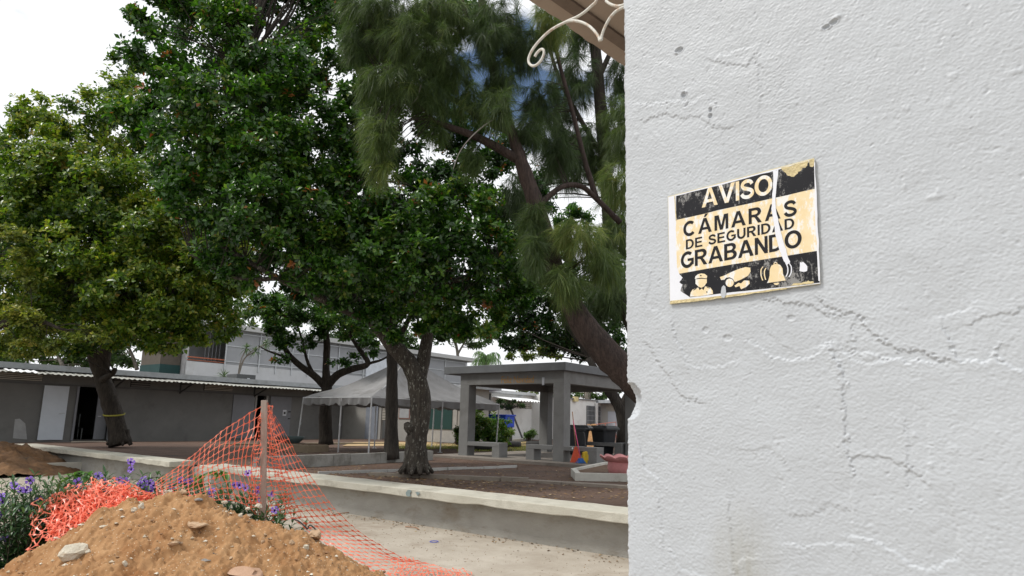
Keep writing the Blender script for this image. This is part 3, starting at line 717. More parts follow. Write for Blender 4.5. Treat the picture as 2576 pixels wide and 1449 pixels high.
# corrugated canopy under the fascia, with brackets
cc = empty('corrugated_canopy', (XF + .8, 8, 2.9), 'weathered corrugated sheet canopy hanging under the grey roof fascia', 'canopy')
def corrugated(name, ya, yb, x0, z0, x1, z1, m, parent, pitch=.20, amp=.02, axis=0):
    n = int((yb - ya) / pitch * 6); v = []
    for i in range(n + 1):
        y = ya + (yb - ya) * i / n; h = amp * math.sin(2 * math.pi * (y - ya) / pitch)
        for (x, z) in ((x0, z0), (x1, z1)):
            e = RNG.normal(0, .004)
            for dz in (0, -.008): v.append((x, y, z + h + dz + e) if axis == 0 else (y, x, z + h + dz + e))
    f = []
    for i in range(n):
        a = 4 * i; b = a + 4
        f += [(a, a + 2, b + 2, b), (a + 1, b + 1, b + 3, a + 3), (a + 2, a + 3, b + 3, b + 2), (a, b, b + 1, a + 1)]
    return link_mesh(name, v, f, m, parent, smooth=False)
y = -12.0; k = 0
while y < 22.5:
    corrugated('sheet', y, y + 2.38, XF + .05, 3.13 + .01 * (k % 2), XF + 1.25, 2.96 + .01 * (k % 2), M_CORR, cc); y += 2.33; k += 1
corrugated('sheet', gy_at(-30), gy_at(46), XF + .9, 3.08, XF + 1.45, 2.98, M_CORW, cc, pitch=.22, amp=.02)
for px_ in (284, 455, 642, 790):
    y = gy_at(px_, 960); MB().bar((XF + .03, y, 2.55), (XF + 1.1, y, 2.93), .05).bar((XF + .03, y, 2.93), (XF + 1.15, y, 2.93), .04).bar((XF + .03, y, 2.5), (XF + .03, y, 3.0), .05).build('bracket', M_BRACK, cc)
# air conditioner casing on the roof
ac = at(606, 960, 34.5); ac[2] = 3.28
ab = empty('roof_unit', tuple(ac), 'dark grey box unit standing on the classroom roof', 'roof unit')
MB().box(ac + [-.5, -.55, 0], ac + [.5, .55, .48]).build('casing', mat('unit_grey', (.08, .085, .09), .7), ab, bevel=.03)
MB().box(ac + [.505, .05, .2], ac + [.51, .2, .28]).build('plate', M_DOORW, ab)

# --- second wing along y = 23.8
YW = 23.8
XB0 = -23.7
def gx_at(px, py=1060, gy=YW): return float(on_y(px, py, gy)[0])
w2b = empty('classroom_wing', (-24, 26, TZ), 'grey classroom wing with green board and louvered openings behind the tent', 'building')
xe = gx_at(1186); op = (gx_at(958), gx_at(984))
w = MB(); w.box((XF + .003, YW, TZ - .1), (op[0], YW + .15, 3.1)).box((op[1], YW, TZ - .1), (xe, YW + .15, 3.1)).box((op[0], YW, 2.55), (op[1], YW + .15, 3.1))
w.box((xe - .15, YW + .15, TZ - .1), (xe, YW + 1.3, 3.1))
w.build('wall', mat('wing_grey', (.31, .30, .28), .85, .08, 1.2, .1, 30, stain=(.24, .23, .21)), w2b)
MB().box((XF - .1, YW - .5, 3.1), (xe + .4, YW + 1.8, 3.26)).build('roof', M_FASC, w2b)
MB().box((gx_at(921), YW - .05, TZ + .02), (gx_at(951), YW - .004, 2.55)).build('door', mat('door_blue_grey', (.22, .24, .28), .5), w2b)
lw = MB().box((gx_at(962), YW - .012, 1.5), (gx_at(978), YW - .004, 2.5)).build('louver_window', M_DARK, w2b); louvers(lw, YW - .014, gx_at(962), gx_at(978), 1.5, 2.5, M_LOUV, 12, axis='y')
MB().box((gx_at(1003), YW - .03, 1.6), (gx_at(1031), YW - .004, 2.2)).build('window_frame', mat('reddish_frame', (.22, .12, .10), .7), w2b)
MB().box((gx_at(1005), YW - .04, 1.65), (gx_at(1029), YW - .032, 2.15)).build('pane', mat('pane_grey', (.34, .35, .36), .2), w2b)
MB().box((gx_at(1068), YW - .04, TZ + .05), (gx_at(1150), YW - .004, 2.7)).build('pale_panel', mat('panel_pale', (.34, .33, .31), .8), w2b)
MB().box((gx_at(1074), YW - .07, 1.13), (gx_at(1139), YW - .042, 2.13)).build('green_board', mat('board_green', (.015, .05, .045), .5, .1, 6), w2b)
# flat wall coloured dark to stand for a shaded recess at the wing's end, with the blue tank before it
MB().box((XB0 - .1, YW + 1.35, TZ - .1), (XB0, 29.85, 3.2)).build('shaded_wall', mat('recess_shade', (.06, .06, .06), .9), w2b)

# --- white wing along x = -23.7 beyond
XB = -23.7
def gy_b(px, py=1050): return float(on_x(px, py, XB)[1])
wh = empty('white_building', (-26, 36, TZ), 'white painted low building with louvers and a projecting fin wall seen through the pavilion', 'building')
yf = gy_b(1338); ye = gy_b(1513)
w = MB(); w.box((XB - .15, 29.9, TZ - .1), (XB, ye, 3.25)).box((XB - 6, 29.9, TZ - .1), (XB - .15, 30.05, 3.25))
w.build('wall', M_WW, wh)
fx = float(on_y(1378, 1050, yf)[0]); MB().box((XB + .002, yf - .02, TZ - .1), (fx, yf + .25, 3.34)).build('fin_wall', M_WW, wh)
MB().box((XB - 6, 29.5, 3.25), (XB + .3, yf - .03, 3.42)).build('roof', mat('roof_edge_grey', (.45, .46, .46), .8), wh)
MB().box((XB - 6, yf - .02, 3.25), (XB + .12, ye, 3.33)).build('roof', mat('roof_edge_dark', (.20, .20, .20), .8), wh)
for a, b in ((1268, 1290), (1300, 1335)):
    q = MB().box((XB + .003, gy_b(a), 2.42), (XB + .02, gy_b(b), 3.02)).build('louver_window', M_DARK, wh)
    louvers(q, XB + .022, gy_b(a), gy_b(b), 2.42, 3.02, M_LOUV if a > 1290 else M_LOUG, 5)
    for t in (0, .33, .66, 1): yy = gy_b(a) + (gy_b(b) - gy_b(a)) * t; MB().box((XB + .055, yy - .03, 2.4), (XB + .07, yy + .03, 3.04)).build('mullion', M_LOUV, q)
# barred window
bw = MB().box((XB + .003, gy_b(1475), 1.06), (XB + .02, ye - .15, 2.85)).build('window', mat('window_dark', (.05, .055, .06), .3), wh)
g0, g1 = gy_b(1475), ye - .15
for k in range(12): yy = g0 + (g1 - g0) * k / 11; MB().box((XB + .06, yy - .012, 1.02), (XB + .09, yy + .012, 2.89)).build('bar', M_METAL, bw)
for k in range(6): zz_ = 1.06 + 1.79 * k / 5; MB().box((XB + .09, g0, zz_ - .015), (XB + .11, g1, zz_ + .015)).build('crossbar', M_METAL, bw)
# pink ramp railing before it
rl = empty('ramp_railing', (XB + 1.2, g0 + 1, TZ), 'salmon pink tubular ramp railing before the barred window', 'railing')
M_PINKR = mat('railing_pink', (.62, .22, .16), .5)
for z in (.45, .75, 1.05): MB().tube([(XB + 1.2, g0 - 1.0, z + TZ), (XB + 1.2, g1 + .2, z + TZ + .22)], .03, 6).build('rail', M_PINKR, rl)
for t in (0, .5, 1): y = g0 - 1.0 + (g1 - g0 + 1.2) * t; MB().tube([(XB + 1.2, y, TZ), (XB + 1.2, y, TZ + 1.05 + .22 * t)], .03, 6).build('post', M_PINKR, rl)
# closing wing with white door
YC = ye + .1
ew = empty('end_building', (-18, 42, TZ), 'pale building with grey fascia and white double door at the court end', 'building')
w = MB(); w.box((XB - .1, YC, TZ - .1), (-8, YC + .15, 3.1)); w.build('wall', mat('end_wall', (.50, .49, .46), .85, .05, 1), ew)
MB().box((XB - .6, YC - .9, 3.1), (-7, YC + 6, 3.32)).build('roof', M_FASC, ew)
gc = lambda px: float(on_y(px, 1060, YC)[0])
MB().box((gc(1530), YC - .06, TZ), (gc(1556), YC - .003, 2.5)).build('door', M_DOORW, ew)
MB().box((gc(1558), YC - .06, TZ), (gc(1600), YC - .003, 2.5)).build('door', mat('door_cream', (.62, .62, .60), .6), ew)
tw = MB().box((gc(1526), YC - .05, 2.55), (gc(1600), YC - .004, 3.05)).build('louver_window', M_LOUV, ew); louvers(tw, YC - .052, gc(1526), gc(1600), 2.55, 3.05, mat('louver_pale', (.58, .55, .48), .7), 5, axis='y')
MB().box((gc(1512), YC - 1.2, TZ), (gc(1519), YC - .9, 3.1)).build('column', M_WW, ew)

# --- upper storey building behind with screened gallery
XU = -36.0
ub = empty('gallery_building', (-38, 30, 0), 'two storey building with grey screened gallery over a white parapet behind the classrooms', 'building')
gu = lambda px, py=920: float(on_x(px, py, XU)[1])
yl, yr = gu(469), gu(1186, 900)
M_SCR = mat('screen_grey', (.30, .31, .33), .7, .05, 2, .2, 120, col2=(.34, .35, .37))
M_PARA = mat('parapet_white', (.55, .56, .58), .8, .05, 1.5, stain=(.44, .44, .43), stain_scale=.8)
MB().box((XU - .15, yl, -.1), (XU, yr, 3.6)).box((XU - 4, yl, 3.6), (XU, yr, 3.75)).build('wall', M_WG, ub)
MB().box((XU - .12, yl, 3.75), (XU + .02, yr, 4.55)).build('parapet', M_PARA, ub)
MB().box((XU - 5, yl - .5, 6.62), (XU + .5, yr + .3, 6.92)).build('roof', mat('gallery_roof', (.46, .465, .46), .8, .06), ub)
MB().box((XU - 2.5, yl, 3.76), (XU - 2.35, yr, 6.6)).box((XU - 2.35, yl, 3.76), (XU - .2, yl + .15, 6.6)).build('back_wall', mat('gallery_inner', (.45, .45, .46), .8), ub)
posts = [567, 652, 695, 735, 775, 815, 852, 915, 1067, 1120, 1174]
pys = [gu(p, 890) for p in posts]
for a in pys: MB().tube([(XU + .05, a, 4.2), (XU + .05, a, 6.62)], .045, 6).build('post', M_METAL, ub)
for a, b in zip(pys[:-1], pys[1:]):
    s = MB().box((XU - .01, a + .05, 4.56), (XU + .012, b - .05, 6.60)).build('screen_panel', M_SCR if not (915 <= 0) else M_PARA, ub)
for z in (4.72, 5.65, 6.45): MB().box((XU + .02, pys[0], z - .025), (XU + .06, pys[-1], z + .025)).build('rail', M_METAL, ub)
MB().box((XU + .03, gu(920), 4.3), (XU + .07, gu(974), 6.0)).build('white_panel', mat('panel_white', (.64, .68, .74), .6), ub)
MB().tube([(XU + .02, yl, 4.78), (XU + .02, pys[0], 4.78)], .04, 6).tube([(XU + .02, yl, 4.62), (XU + .02, pys[0], 4.62)], .025, 6).build('orange_rail', mat('rail_orange', (.42, .13, .07), .6), ub)
gb = MB()
for k in range(5): gb.box((XU - .3, pys[0] - 1.1 + k * .22, 4.6), (XU - .27, pys[0] - 1.08 + k * .22, 6.5))
gb.build('grille', M_DOORG, ub)
MB().box((XU - 1.2, pys[0] - 2.6, 3.76), (XU - .9, pys[0] - 2.2, 6.6)).build('column', M_PARA, ub)
bk = empty('brown_building', (-41, 15, 0), 'dark brown gabled building with teal lower wall left of the gallery', 'building')
y1 = gu(415); MB().box((XU - 3, y1, 0), (XU - .6, yl - .05, 4.3)).build('lower_wall', mat('teal_wall', (.015, .05, .05), .8), bk)
MB().prism([(XU - .62, y1, 4.3), (XU - .62, yl - .05, 4.3), (XU - .62, yl - .05, 6.6), (XU - .62, y1, 5.6)], (-2.3, 0, 0)).build('upper_wall', mat('brown_wall', (.10, .085, .07), .9), bk)
MB().prism([(XU - .4, y1 - .3, 5.5), (XU - .4, yl - .04, 6.6), (XU - .4, yl - .04, 6.85), (XU - .4, y1 - .3, 5.75)], (-2.7, 0, 0)).build('roof', mat('brown_roof', (.20, .18, .15), .9), bk)
# steel vent cylinder on the wing roof
vc = at(1239, 985, 34); vc[2] = 3.26
vt = empty('roof_vent', tuple(vc), 'shiny steel ventilator drum on the roof beyond the tent', 'ventilator')
MB().lathe([(.0, .95), (.36, .95), (.40, .92), (.40, .3), (.47, .3), (.47, -.15), (0, -.15)], vc, 20).build('drum', mat('steel_drum', (.6, .61, .62), .3, .05, 4, metallic=.8), vt, smooth=False)
# corrugated white awning behind the tent, leaning prop
aw = empty('white_awning', (XB + 1, 31, 2.9), 'small white corrugated awning between the tent corner and the louvers', 'awning')
corrugated('sheet', 29.8, gy_b(1318), XB + .1, 3.05, XB + 1.6, 2.80, M_CORW, aw, pitch=.3, amp=.04)
MB().bar((XB + .02, 32.2, 2.95), (XB + .3, 33.5, 3.5), .05).build('strut', M_METAL, aw)
# ------------------------------------------------------------------ pavilion
M_PAV = mat('pavilion_grey', (.165, .165, .162), .85, .07, 2.0, .2, 40, col2=(.205, .205, .20), stain=(.13, .127, .12), stain_scale=.9)
M_PROOF = mat('pavilion_roof', (.12, .128, .135), .85, .1, 2, .2, 30, col2=(.16, .168, .178), stain=(.13, .13, .13))
X0, X1, Y0, Y1 = -13.45, -9.58, 15.38, 20.25
FZ = TZ + .07
pv = empty('pavilion', ((X0 + X1) / 2, (Y0 + Y1) / 2, FZ), 'grey concrete pavilion with flat slab roof and faded Feliz Navidad on its beam', 'pavilion')
cs = .36
for cx_, cy_ in ((X0, Y0), (X1 - cs, Y0), (X0, Y1 - cs), (X1 - cs, Y1 - cs)):
    MB().box((cx_, cy_, FZ - .02), (cx_ + cs, cy_ + cs, 2.70)).build('column', M_PAV, pv, bevel=.01)
bh = 2.70; bt = 3.05
MB().box((X0, Y0, bh), (X1, Y0 + .3, bt)).box((X0, Y1 - .3, bh), (X1, Y1, bt)).box((X0, Y0 + .3, bh), (X0 + .3, Y1 - .3, bt)).box((X1 - .3, Y0 + .3, bh), (X1, Y1 - .3, bt)).build('beam', M_PAV, pv)
MB().box((X0 + .3, Y0 + .3, bt - .12), (X1 - .3, Y1 - .3, bt)).build('ceiling', M_PROOF, pv)
MB().box((X0 - .62, Y0 - .12, bt), (X1 + .12, Y1 + .3, bt + .24)).build('roof', M_PROOF, pv, bevel=.015)
# faded lettering on the front beam
def beam_words(txt, pxa, pxb, pyb, hcap, m):
    cu = bpy.data.curves.new('t', 'FONT'); cu.body = txt; cu.size = 1; cu.resolution_u = 4; cu.space_character = .95; cu.offset = .006; cu.shear = .03
    ob = bpy.data.objects.new('t', cu); COL.objects.link(ob)
    me = bpy.data.meshes.new_from_object(ob.evaluated_get(bpy.context.evaluated_depsgraph_get()))
    v = np.array([q.co[:] for q in me.vertices]); fs = [tuple(p.vertices) for p in me.polygons]
    bpy.data.objects.remove(ob)
    a = on_y(pxa, pyb, Y0 - .004); b = on_y(pxb, pyb, Y0 - .004)
    t = (v[:, 0] - v[:, 0].min()) / (v[:, 0].max() - v[:, 0].min())
    w = np.stack([a[0] + (b[0] - a[0]) * t, np.full(len(v), Y0 - .004), a[2] + v[:, 1] * hcap / .73 + RNG.normal(0, .0, len(v))], 1)
    return link_mesh('lettering', w, fs, m, pv)
beam_words('Feliz Navidad', 1261, 1343, 964, .22, mat('faded_gold', (.33, .18, .045), .8, .2, 12, col2=(.28, .16, .06)))
q = on_y(1367, 958, Y0 - .012)
MB().box(q + [-.05, 0, -.12], q + [.03, .01, .1]).build('smudge', mat('pale_smudge', (.36, .37, .40), .8), pv)
q = on_y(1388, 1032, Y1 - cs - .01)
# benches (concrete slabs on block legs), each a thing
def cbench(xa, xb, ya, yb, label, legs=('a', 'b'), h=.43):
    z0 = FZ; b = empty('concrete_bench', ((xa + xb) / 2, (ya + yb) / 2, z0), label, 'bench', 'concrete benches of the pavilion')
    MB().box((xa, ya, z0 + h - .12), (xb, yb, z0 + h)).build('seat', M_PAV, b, bevel=.01)
    along_x = (xb - xa) > (yb - ya); e = .28
    for l_ in legs:
        if along_x: r = (xa + .004, xa + e) if l_ == 'a' else (xb - e, xb - .004); MB().box((r[0], ya + .004, z0 - .02), (r[1], yb - .004, z0 + h - .12)).build('leg', M_PAV, b)
        else: r = (ya + .004, ya + e) if l_ == 'a' else (yb - e, yb - .004); MB().box((xa + .004, r[0], z0 - .02), (xb - .004, r[1], z0 + h - .12)).build('leg', M_PAV, b)
cbench(X0 + cs, X0 + 1.62, Y0 + .0, Y0 + .42, 'concrete bench joined to the pavilion left front column', ('b',))
cbench(X1 - cs - .92, X1 - cs, Y0 - .0, Y0 + .38, 'concrete bench joined to the left of the pavilion near corner column', ('a',))
cbench(X1, X1 + 1.05, Y0, Y0 + .40, 'concrete bench right of the near corner column, brooms leaning before it', ('b',))
cbench(X0 + 1.0, X1 - cs - .1, Y1 - .42, Y1, 'rear concrete bench along the back side of the pavilion', ('a', 'b'))
cbench(-10.45, -8.7, Y1 - .1, Y1 + .3, 'short concrete bench beside the second bin and the curved dark trunk', ('a',))

# ------------------------------------------------------------------ tent
M_TENT = mat('tent_canvas', (.20, .198, .20), .8, .12, .8, .15, 25, col2=(.29, .288, .29), stain=(.145, .135, .125), stain_scale=.9, trans=.06)
M_POLE = mat('tent_pole', (.50, .51, .52), .4, .1, 6, metallic=.3)
tx0, tx1, ty0, ty1 = -19.3, -15.75, 13.75, 20.4
tent = empty('marquee_tent', ((tx0 + tx1) / 2, (ty0 + ty1) / 2, TZ), 'dirty grey canopy tent with scalloped valance on thin white poles', 'tent')
ez = 2.27; pk = np.array([(tx0 + tx1) / 2, (ty0 + ty1) / 2 - .1, 3.95])
cnr = [(tx0, ty0), (tx1, ty0), (tx1, ty1), (tx0, ty1)]
v = []; f = []; n = 24; m_ = 12
for s in range(4):
    a = np.array([*cnr[s], ez]); b = np.array([*cnr[(s + 1) % 4], ez]); k0 = len(v)
    for i in range(n + 1):
        e = a + (b - a) * i / n
        for j in range(m_ + 1):
            t = j / m_; p = e + (pk - e) * t
            p[2] += -.30 * math.sin(math.pi * t) * (.55 + .45 * math.sin(math.pi * i / n)) + .03 * math.sin(i * 1.3 + j) * (1 - t)
            if j == 0: p[2] -= .03 * math.sin(math.pi * ((i * 4 / n) % 1))
            v.append(tuple(p))
    for i in range(n):
        for j in range(m_): k = k0 + i * (m_ + 1) + j; f.append((k, k + m_ + 1, k + m_ + 2, k + 1))
o = link_mesh('canopy', v, f, M_TENT, tent, smooth=True)
v = []; f = []
for s in range(4):
    a = np.array([*cnr[s], ez]); b = np.array([*cnr[(s + 1) % 4], ez]); d = (b - a) / np.linalg.norm(b - a); nn = np.array([d[1], -d[0], 0]); k0 = len(v); n = 96
    for i in range(n + 1):
        t = i / n; ph = (t * 6) % 1; dep = .20 + .07 * math.sin(math.pi * ph) + RNG.normal(0, .004)
        w = .03 * math.sin(t * 47) + .02 * math.sin(t * 91 + s)
        zt = ez - .03 * math.sin(math.pi * ((t * 4) % 1))
        for j in range(4): v.append(tuple(a + (b - a) * t + nn * (.01 + w * j / 3) + np.array([0, 0, zt - ez - dep * j / 3 + .01])))
    for i in range(n):
        for j in range(3): k = k0 + i * 4 + j; f.append((k, k + 4, k + 5, k + 1))
link_mesh('valance', v, f, M_TENT, tent, smooth=True)
for k, (x, y) in enumerate([(tx0, ty0), (tx1, ty0), (tx1, ty1), (tx0, ty1), ((tx0 + tx1) / 2 + .3, ty0), ((tx0 + tx1) / 2, ty1), (tx1, (ty0 + ty1) / 2), (tx0, (ty0 + ty1) / 2)]):
    lean = RNG.normal(0, .04, 2) * (k not in (1,)); pp = MB().tube([(x + lean[0], y + lean[1], TZ), (x, y, ez)], .026, 8).build('pole', M_POLE, tent)
    MB().tube([(x + lean[0] * .45, y + lean[1] * .45, 1.32), (x + lean[0] * .42, y + lean[1] * .42, 1.40)], .034, 8).build('joint', M_METAL, pp)
    MB().lathe([(0, .0), (.09, .0), (.09, .012), (0, .012)], (x + lean[0], y + lean[1], TZ), 10).build('foot', M_METAL, pp)
for s in range(4): MB().tube([(*cnr[s], ez - .02), (*cnr[(s + 1) % 4], ez - .02)], .022, 6).build('edge_pipe', M_POLE, tent)
for s in range(4): MB().tube([(*cnr[s], ez - .03), tuple(pk + [0, 0, -.45])], .02, 6).build('rafter', M_POLE, tent)

# ------------------------------------------------------------------ bins, brooms, pots
def wheelie(px, py, Y, label, yaw, open_lid=False):
    p = at(px, py, Y); p[2] = TZ + .02
    b = empty('wheelie_bin', tuple(p), label, 'bin', 'dark wheeled bins behind the pavilion')
    R_ = Matrix.Rotation(yaw, 4, 'Z'); T_ = Matrix.Translation(Vector(p))
    def T(q): return tuple(T_ @ R_ @ Vector(q))
    M_BIN = mat('bin_dark', (.030, .033, .038), .45, .15, 6)
    m = MB(); ring = []
    for z, sx, sy in ((.0, .22, .24), (.05, .24, .26), (.78, .30, .36), (.80, .33, .39), (.88, .33, .39), (.90, .34, .40)):
        k = len(m.v); cr = .07
        pts = []
        for ax, ay, a0 in ((1, 1, 0), (-1, 1, 90), (-1, -1, 180), (1, -1, 270)):
            for t in (0, 45, 90): th = math.radians(a0 + t); pts.append((ax * (sx - cr) + cr * math.cos(th), ay * (sy - cr) + cr * math.sin(th)))
        m.v += [T((x, y, z + .06)) for x, y in pts]
        if k: m.f += [(k - 12 + q, k - 12 + (q + 1) % 12, k + (q + 1) % 12, k + q) for q in range(12)]
    m.f.append(tuple(range(12))[::-1]); m.build('body', M_BIN, b, smooth=False)
    lid = MB(); z = .965
    out_ = [(-.36, -.44), (.36, -.44), (.36, .36), (.30, .50), (-.30, .50), (-.36, .36)]
    pk_ = [(x * .78, y * .78, z + .09) for x, y in out_]; lo = [(x, y, z) for x, y in out_]; lo2 = [(x, y, z - .05) for x, y in out_]
    for r in (lo2, lo, pk_): lid.v += [T(q) for q in r]
    for r in (0, 6): lid.f += [(r + q, r + (q + 1) % 6, r + 6 + (q + 1) % 6, r + 6 + q) for q in range(6)]
    lid.f += [tuple(range(12, 18)), tuple(range(0, 6))[::-1]]
    lid.build('lid', mat('bin_lid', (.07, .075, .08), .5, .1, 5), b)
    MB().tube([T((-.24, -.5, .93)), T((.24, -.5, .93))], .018, 6).bar(T((-.2, -.5, .93)), T((-.2, -.38, .86)), .03).bar(T((.2, -.5, .93)), T((.2, -.38, .86)), .03).build('handle', M_BIN, b)
    for s in (-.31, .31):
        wv = MB(); c = np.array(T((s, -.27, .12))); ax_ = np.array(T((s + .06 * np.sign(s), -.27, .12)))
        wv.tube([c, ax_], .12, 14); wh_ = wv.build('wheel', M_BRACK, b)
        MB().tube([ax_, ax_ + (ax_ - c) * .2], .05, 10).build('hub', M_METAL, wh_)
wheelie(1519, 1138, 22.8, 'dark wheeled bin with closed lid right of the dirt heap', math.radians(-110))
wheelie(1452, 1128, 22.4, 'dark wheeled bin half hidden by the pavilion near column', math.radians(-75))
# leaning broom, stick, brush, dustpans
def stick(name, label, cat, p, q, r, m):
    e = empty(name, tuple(p), label, cat); MB().tube([p, q], r, 8).build('handle', m, e, smooth=True); return e
M_WOOD = mat('broom_wood', (.30, .16, .09), .7, .15, 8)
yb_ = Y0 - .03
g_ = lambda px, py, Y: at(px, py, Y)
p = g_(1449, 1154, 17.6); p[2] = FZ + .02; qd = g_(1440, 1036, 18.0)
e = stick('orange_broom', 'broom with flared red orange bristles leaning on the pavilion column', 'broom', p + [0, 0, .36], qd, .013, M_WOOD)
v = []; c = p
bm = MB(); R0, T0 = .03, .38
s_ = np.array([r0[0], r0[1], 0])
bm.prism([p - s_ * .155, p + s_ * .15, p + s_ * .03 + zz * .42, p - s_ * .03 + zz * .42], f0 * .07)
bm.build('bristles', mat('orange_red', (.60, .09, .04), .7, .15, 20, .3, 80), e)
p = g_(1461, 1154, 17.4); p[2] = FZ + .02; qd = g_(1442, 1058, 17.8)
e = stick('pink_brush', 'deck brush with blue bristles on a pink handle beside the yellow dustpan', 'brush', p + [0, 0, .1], qd, .012, mat('pink_handle', (.62, .08, .20), .5))
bb = MB()
for k in range(40):
    a = RNG.random() * 6.28; rr = RNG.random() ** .5; bb.bar(p + zz * .10 + s_ * rr * math.cos(a) * .06 + f0 * rr * math.sin(a) * .03, p + s_ * rr * math.cos(a) * .14 + f0 * rr * math.sin(a) * .07 + zz * 0.0, .022)
bb.build('bristles', mat('brush_blue', (.03, .12, .35), .7), e)
MB().bar(p - s_ * .07 + zz * .11, p + s_ * .07 + zz * .11, .06, .04, up=(0, 0, 1)).build('head', mat('brush_blue2', (.03, .10, .30), .6), e)
p = g_(1481, 1153, 17.6); p[2] = FZ + .0
e = empty('yellow_dustpan', tuple(p), 'bright yellow upright dustpan with black handle beside the pavilion bench', 'dustpan')
dp = MB(); W_ = .165; prof = [(0, .0), (.0, .24), (.06, .33), (.20, .35), (.30, .30), (.34, .0)]
k0 = len(dp.v)
outl = [p - s_ * W_ + s_ * 0 + zz * 0, p + s_ * (W_ + .02), p + s_ * (W_ + .02) + zz * .13, p + s_ * (W_ - .02) + zz * .26, p + s_ * .04 + zz * .31, p - s_ * .08 + zz * .33, p - s_ * W_ + zz * .28]
dp.prism(outl, f0 * .24); dp.build('pan', mat('pan_yellow', (.58, .40, .02), .5, .06, 6, stain=(.38, .25, .04), stain_scale=6), e, bevel=.02)
MB().prism([p - s_ * .05 - f0 * .004 + zz * .08, p + s_ * .12 - f0 * .004 + zz * .08, p + s_ * .12 - f0 * .004 + zz * .24, p - s_ * .05 - f0 * .004 + zz * .24], -f0 * .012).build('rib', MATS['pan_yellow'], e, bevel=.004)
MB().tube(smooth_path([p + zz * .30 - s_ * .07 + f0 * .15, p + zz * .55 + f0 * .2 - s_ * .07, p + zz * .75 + f0 * .22 - s_ * .09, p + zz * .82 + f0 * .22 - s_ * .13], 4), .016, 8).build('handle', M_BRACK, e, smooth=True)
# round white lamp ball by the white wall and on the bench
for px_, py_, Y_, r_, lb in ((1270, 1099, 36, .17, 'white ball lying by the base of the white wall'), (1441, 1128, 17.9, .035, 'small white ball on the bench beside the near column')):
    c = at(px_, py_, Y_)
    if lb.startswith('white'): c[2] = TZ + .17
    MB().lathe([(r_ * math.sin(t), -r_ * math.cos(t)) for t in np.linspace(0.01, 3.13, 9)], c, 14).build('white_ball', mat('white_plastic', (.75, .76, .78), .4), label=lb, cat='ball', smooth=True)

# ------------------------------------------------------------------ cream planter with pink scalloped pot
P1, P6 = at(1443, 1188, 12.35), at(1455, 1188, 12.05)
pl_top = .60
pts2 = [gnd(1447, 1190, pl_top), gnd(1690, 1194, pl_top), gnd(1800, 1180, pl_top), gnd(1720, 1163, pl_top), gnd(1517, 1163, pl_top), gnd(1436, 1179, pl_top)]
pl = empty('flower_planter', tuple(np.mean(pts2, axis=0) * [1, 1, 0] + [0, 0, TZ]), 'cream angular concrete planter of bare soil holding the pink pot', 'planter')
c = np.mean(pts2, axis=0)
pm = MB(); n = len(pts2)
inn = [c + (q - c) * .93 for q in pts2]
for i in range(n):
    a, b, a2, b2 = pts2[i], pts2[(i + 1) % n], inn[i], inn[(i + 1) % n]
    pm.prism([a * [1, 1, 0] + zz * (TZ - .06), b * [1, 1, 0] + zz * (TZ - .06), b2 * [1, 1, 0] + zz * (TZ - .06), a2 * [1, 1, 0] + zz * (TZ - .06)], (0, 0, pl_top - TZ + .06 + .001 * i))
pm.build('rim_wall', mat('planter_cream', (.50, .49, .44), .85, .08, 3, .3, 40, col2=(.58, .57, .52), stain=(.36, .34, .28), stain_scale=2.5), pl)
MB().prism([q * [1, 1, 0] + zz * (pl_top - .09) for q in inn], (0, 0, .04)).build('soil', mat('planter_soil', (.13, .08, .05), .95, .3, 6, .8, 20), pl)
pc = at(1580, 1180, 13.9); pc[2] = pl_top - .05
pp = empty('pink_pot', tuple(pc), 'faded pink pot with a scalloped petal rim standing in the cream planter', 'pot')
M_PINK = mat('pot_pink', (.55, .22, .22), .7, .08, 5, .1, col2=(.62, .27, .265), stain=(.42, .20, .18), stain_scale=4)
MB().lathe([(.38, 0), (.41, .02), (.43, .12), (.42, .26), (.40, .27)], pc, 48, fn=lambda i, th, r: (r * (1 + .012 * math.cos(16 * th)), 0)).build('body', M_PINK, pp, smooth=True)
MB().lathe([(.40, .24), (.50, .27), (.58, .33), (.575, .345), (.49, .29), (.39, .26)], pc, 96, fn=lambda i, th, r: (r * (1 + (.05 * abs(math.sin(6 * th)) if r > .45 else 0)), (.045 * abs(math.sin(6 * th)) if r > .45 else 0))).build('petal_rim', M_PINK, pp, smooth=True)
MB().lathe([(0.001, .2), (.40, .2)], pc, 24).build('soil', MATS['planter_soil'], pp)

# ------------------------------------------------------------------ small planters, tyres, tank, heaps
def box_thing(name, a, b, m, label, cat, bevel=.01): return MB().box(a, b).build(name, m, label=label, cat=cat, bevel=bevel)
# terracotta-coloured tray planter with pots left of the tent
c = gnd(735, 1134, TZ)
tp = empty('low_planter', tuple(c), 'low tan planter box with two dark bowls left of the tent', 'planter')
MB().box(c + [-1.5, -.35, -.05], c + [1.3, .5, .24]).build('box', mat('planter_tan', (.24, .19, .13), .85, .12, 3), tp, bevel=.02)
MB().box(c + [-1.4, -.25, .24], c + [1.2, .4, .26]).build('soil', MATS['planter_soil'], tp)
for dx in (-.7, .0):
    q = c + [dx, .05, .26]; MB().lathe([(.16, 0), (.30, .12), (.33, .22), (.29, .22), (.24, .10), (0.01, .08)], q, 18).build('bowl', mat('bowl_teal', (.07, .10, .10), .6), tp, smooth=True)
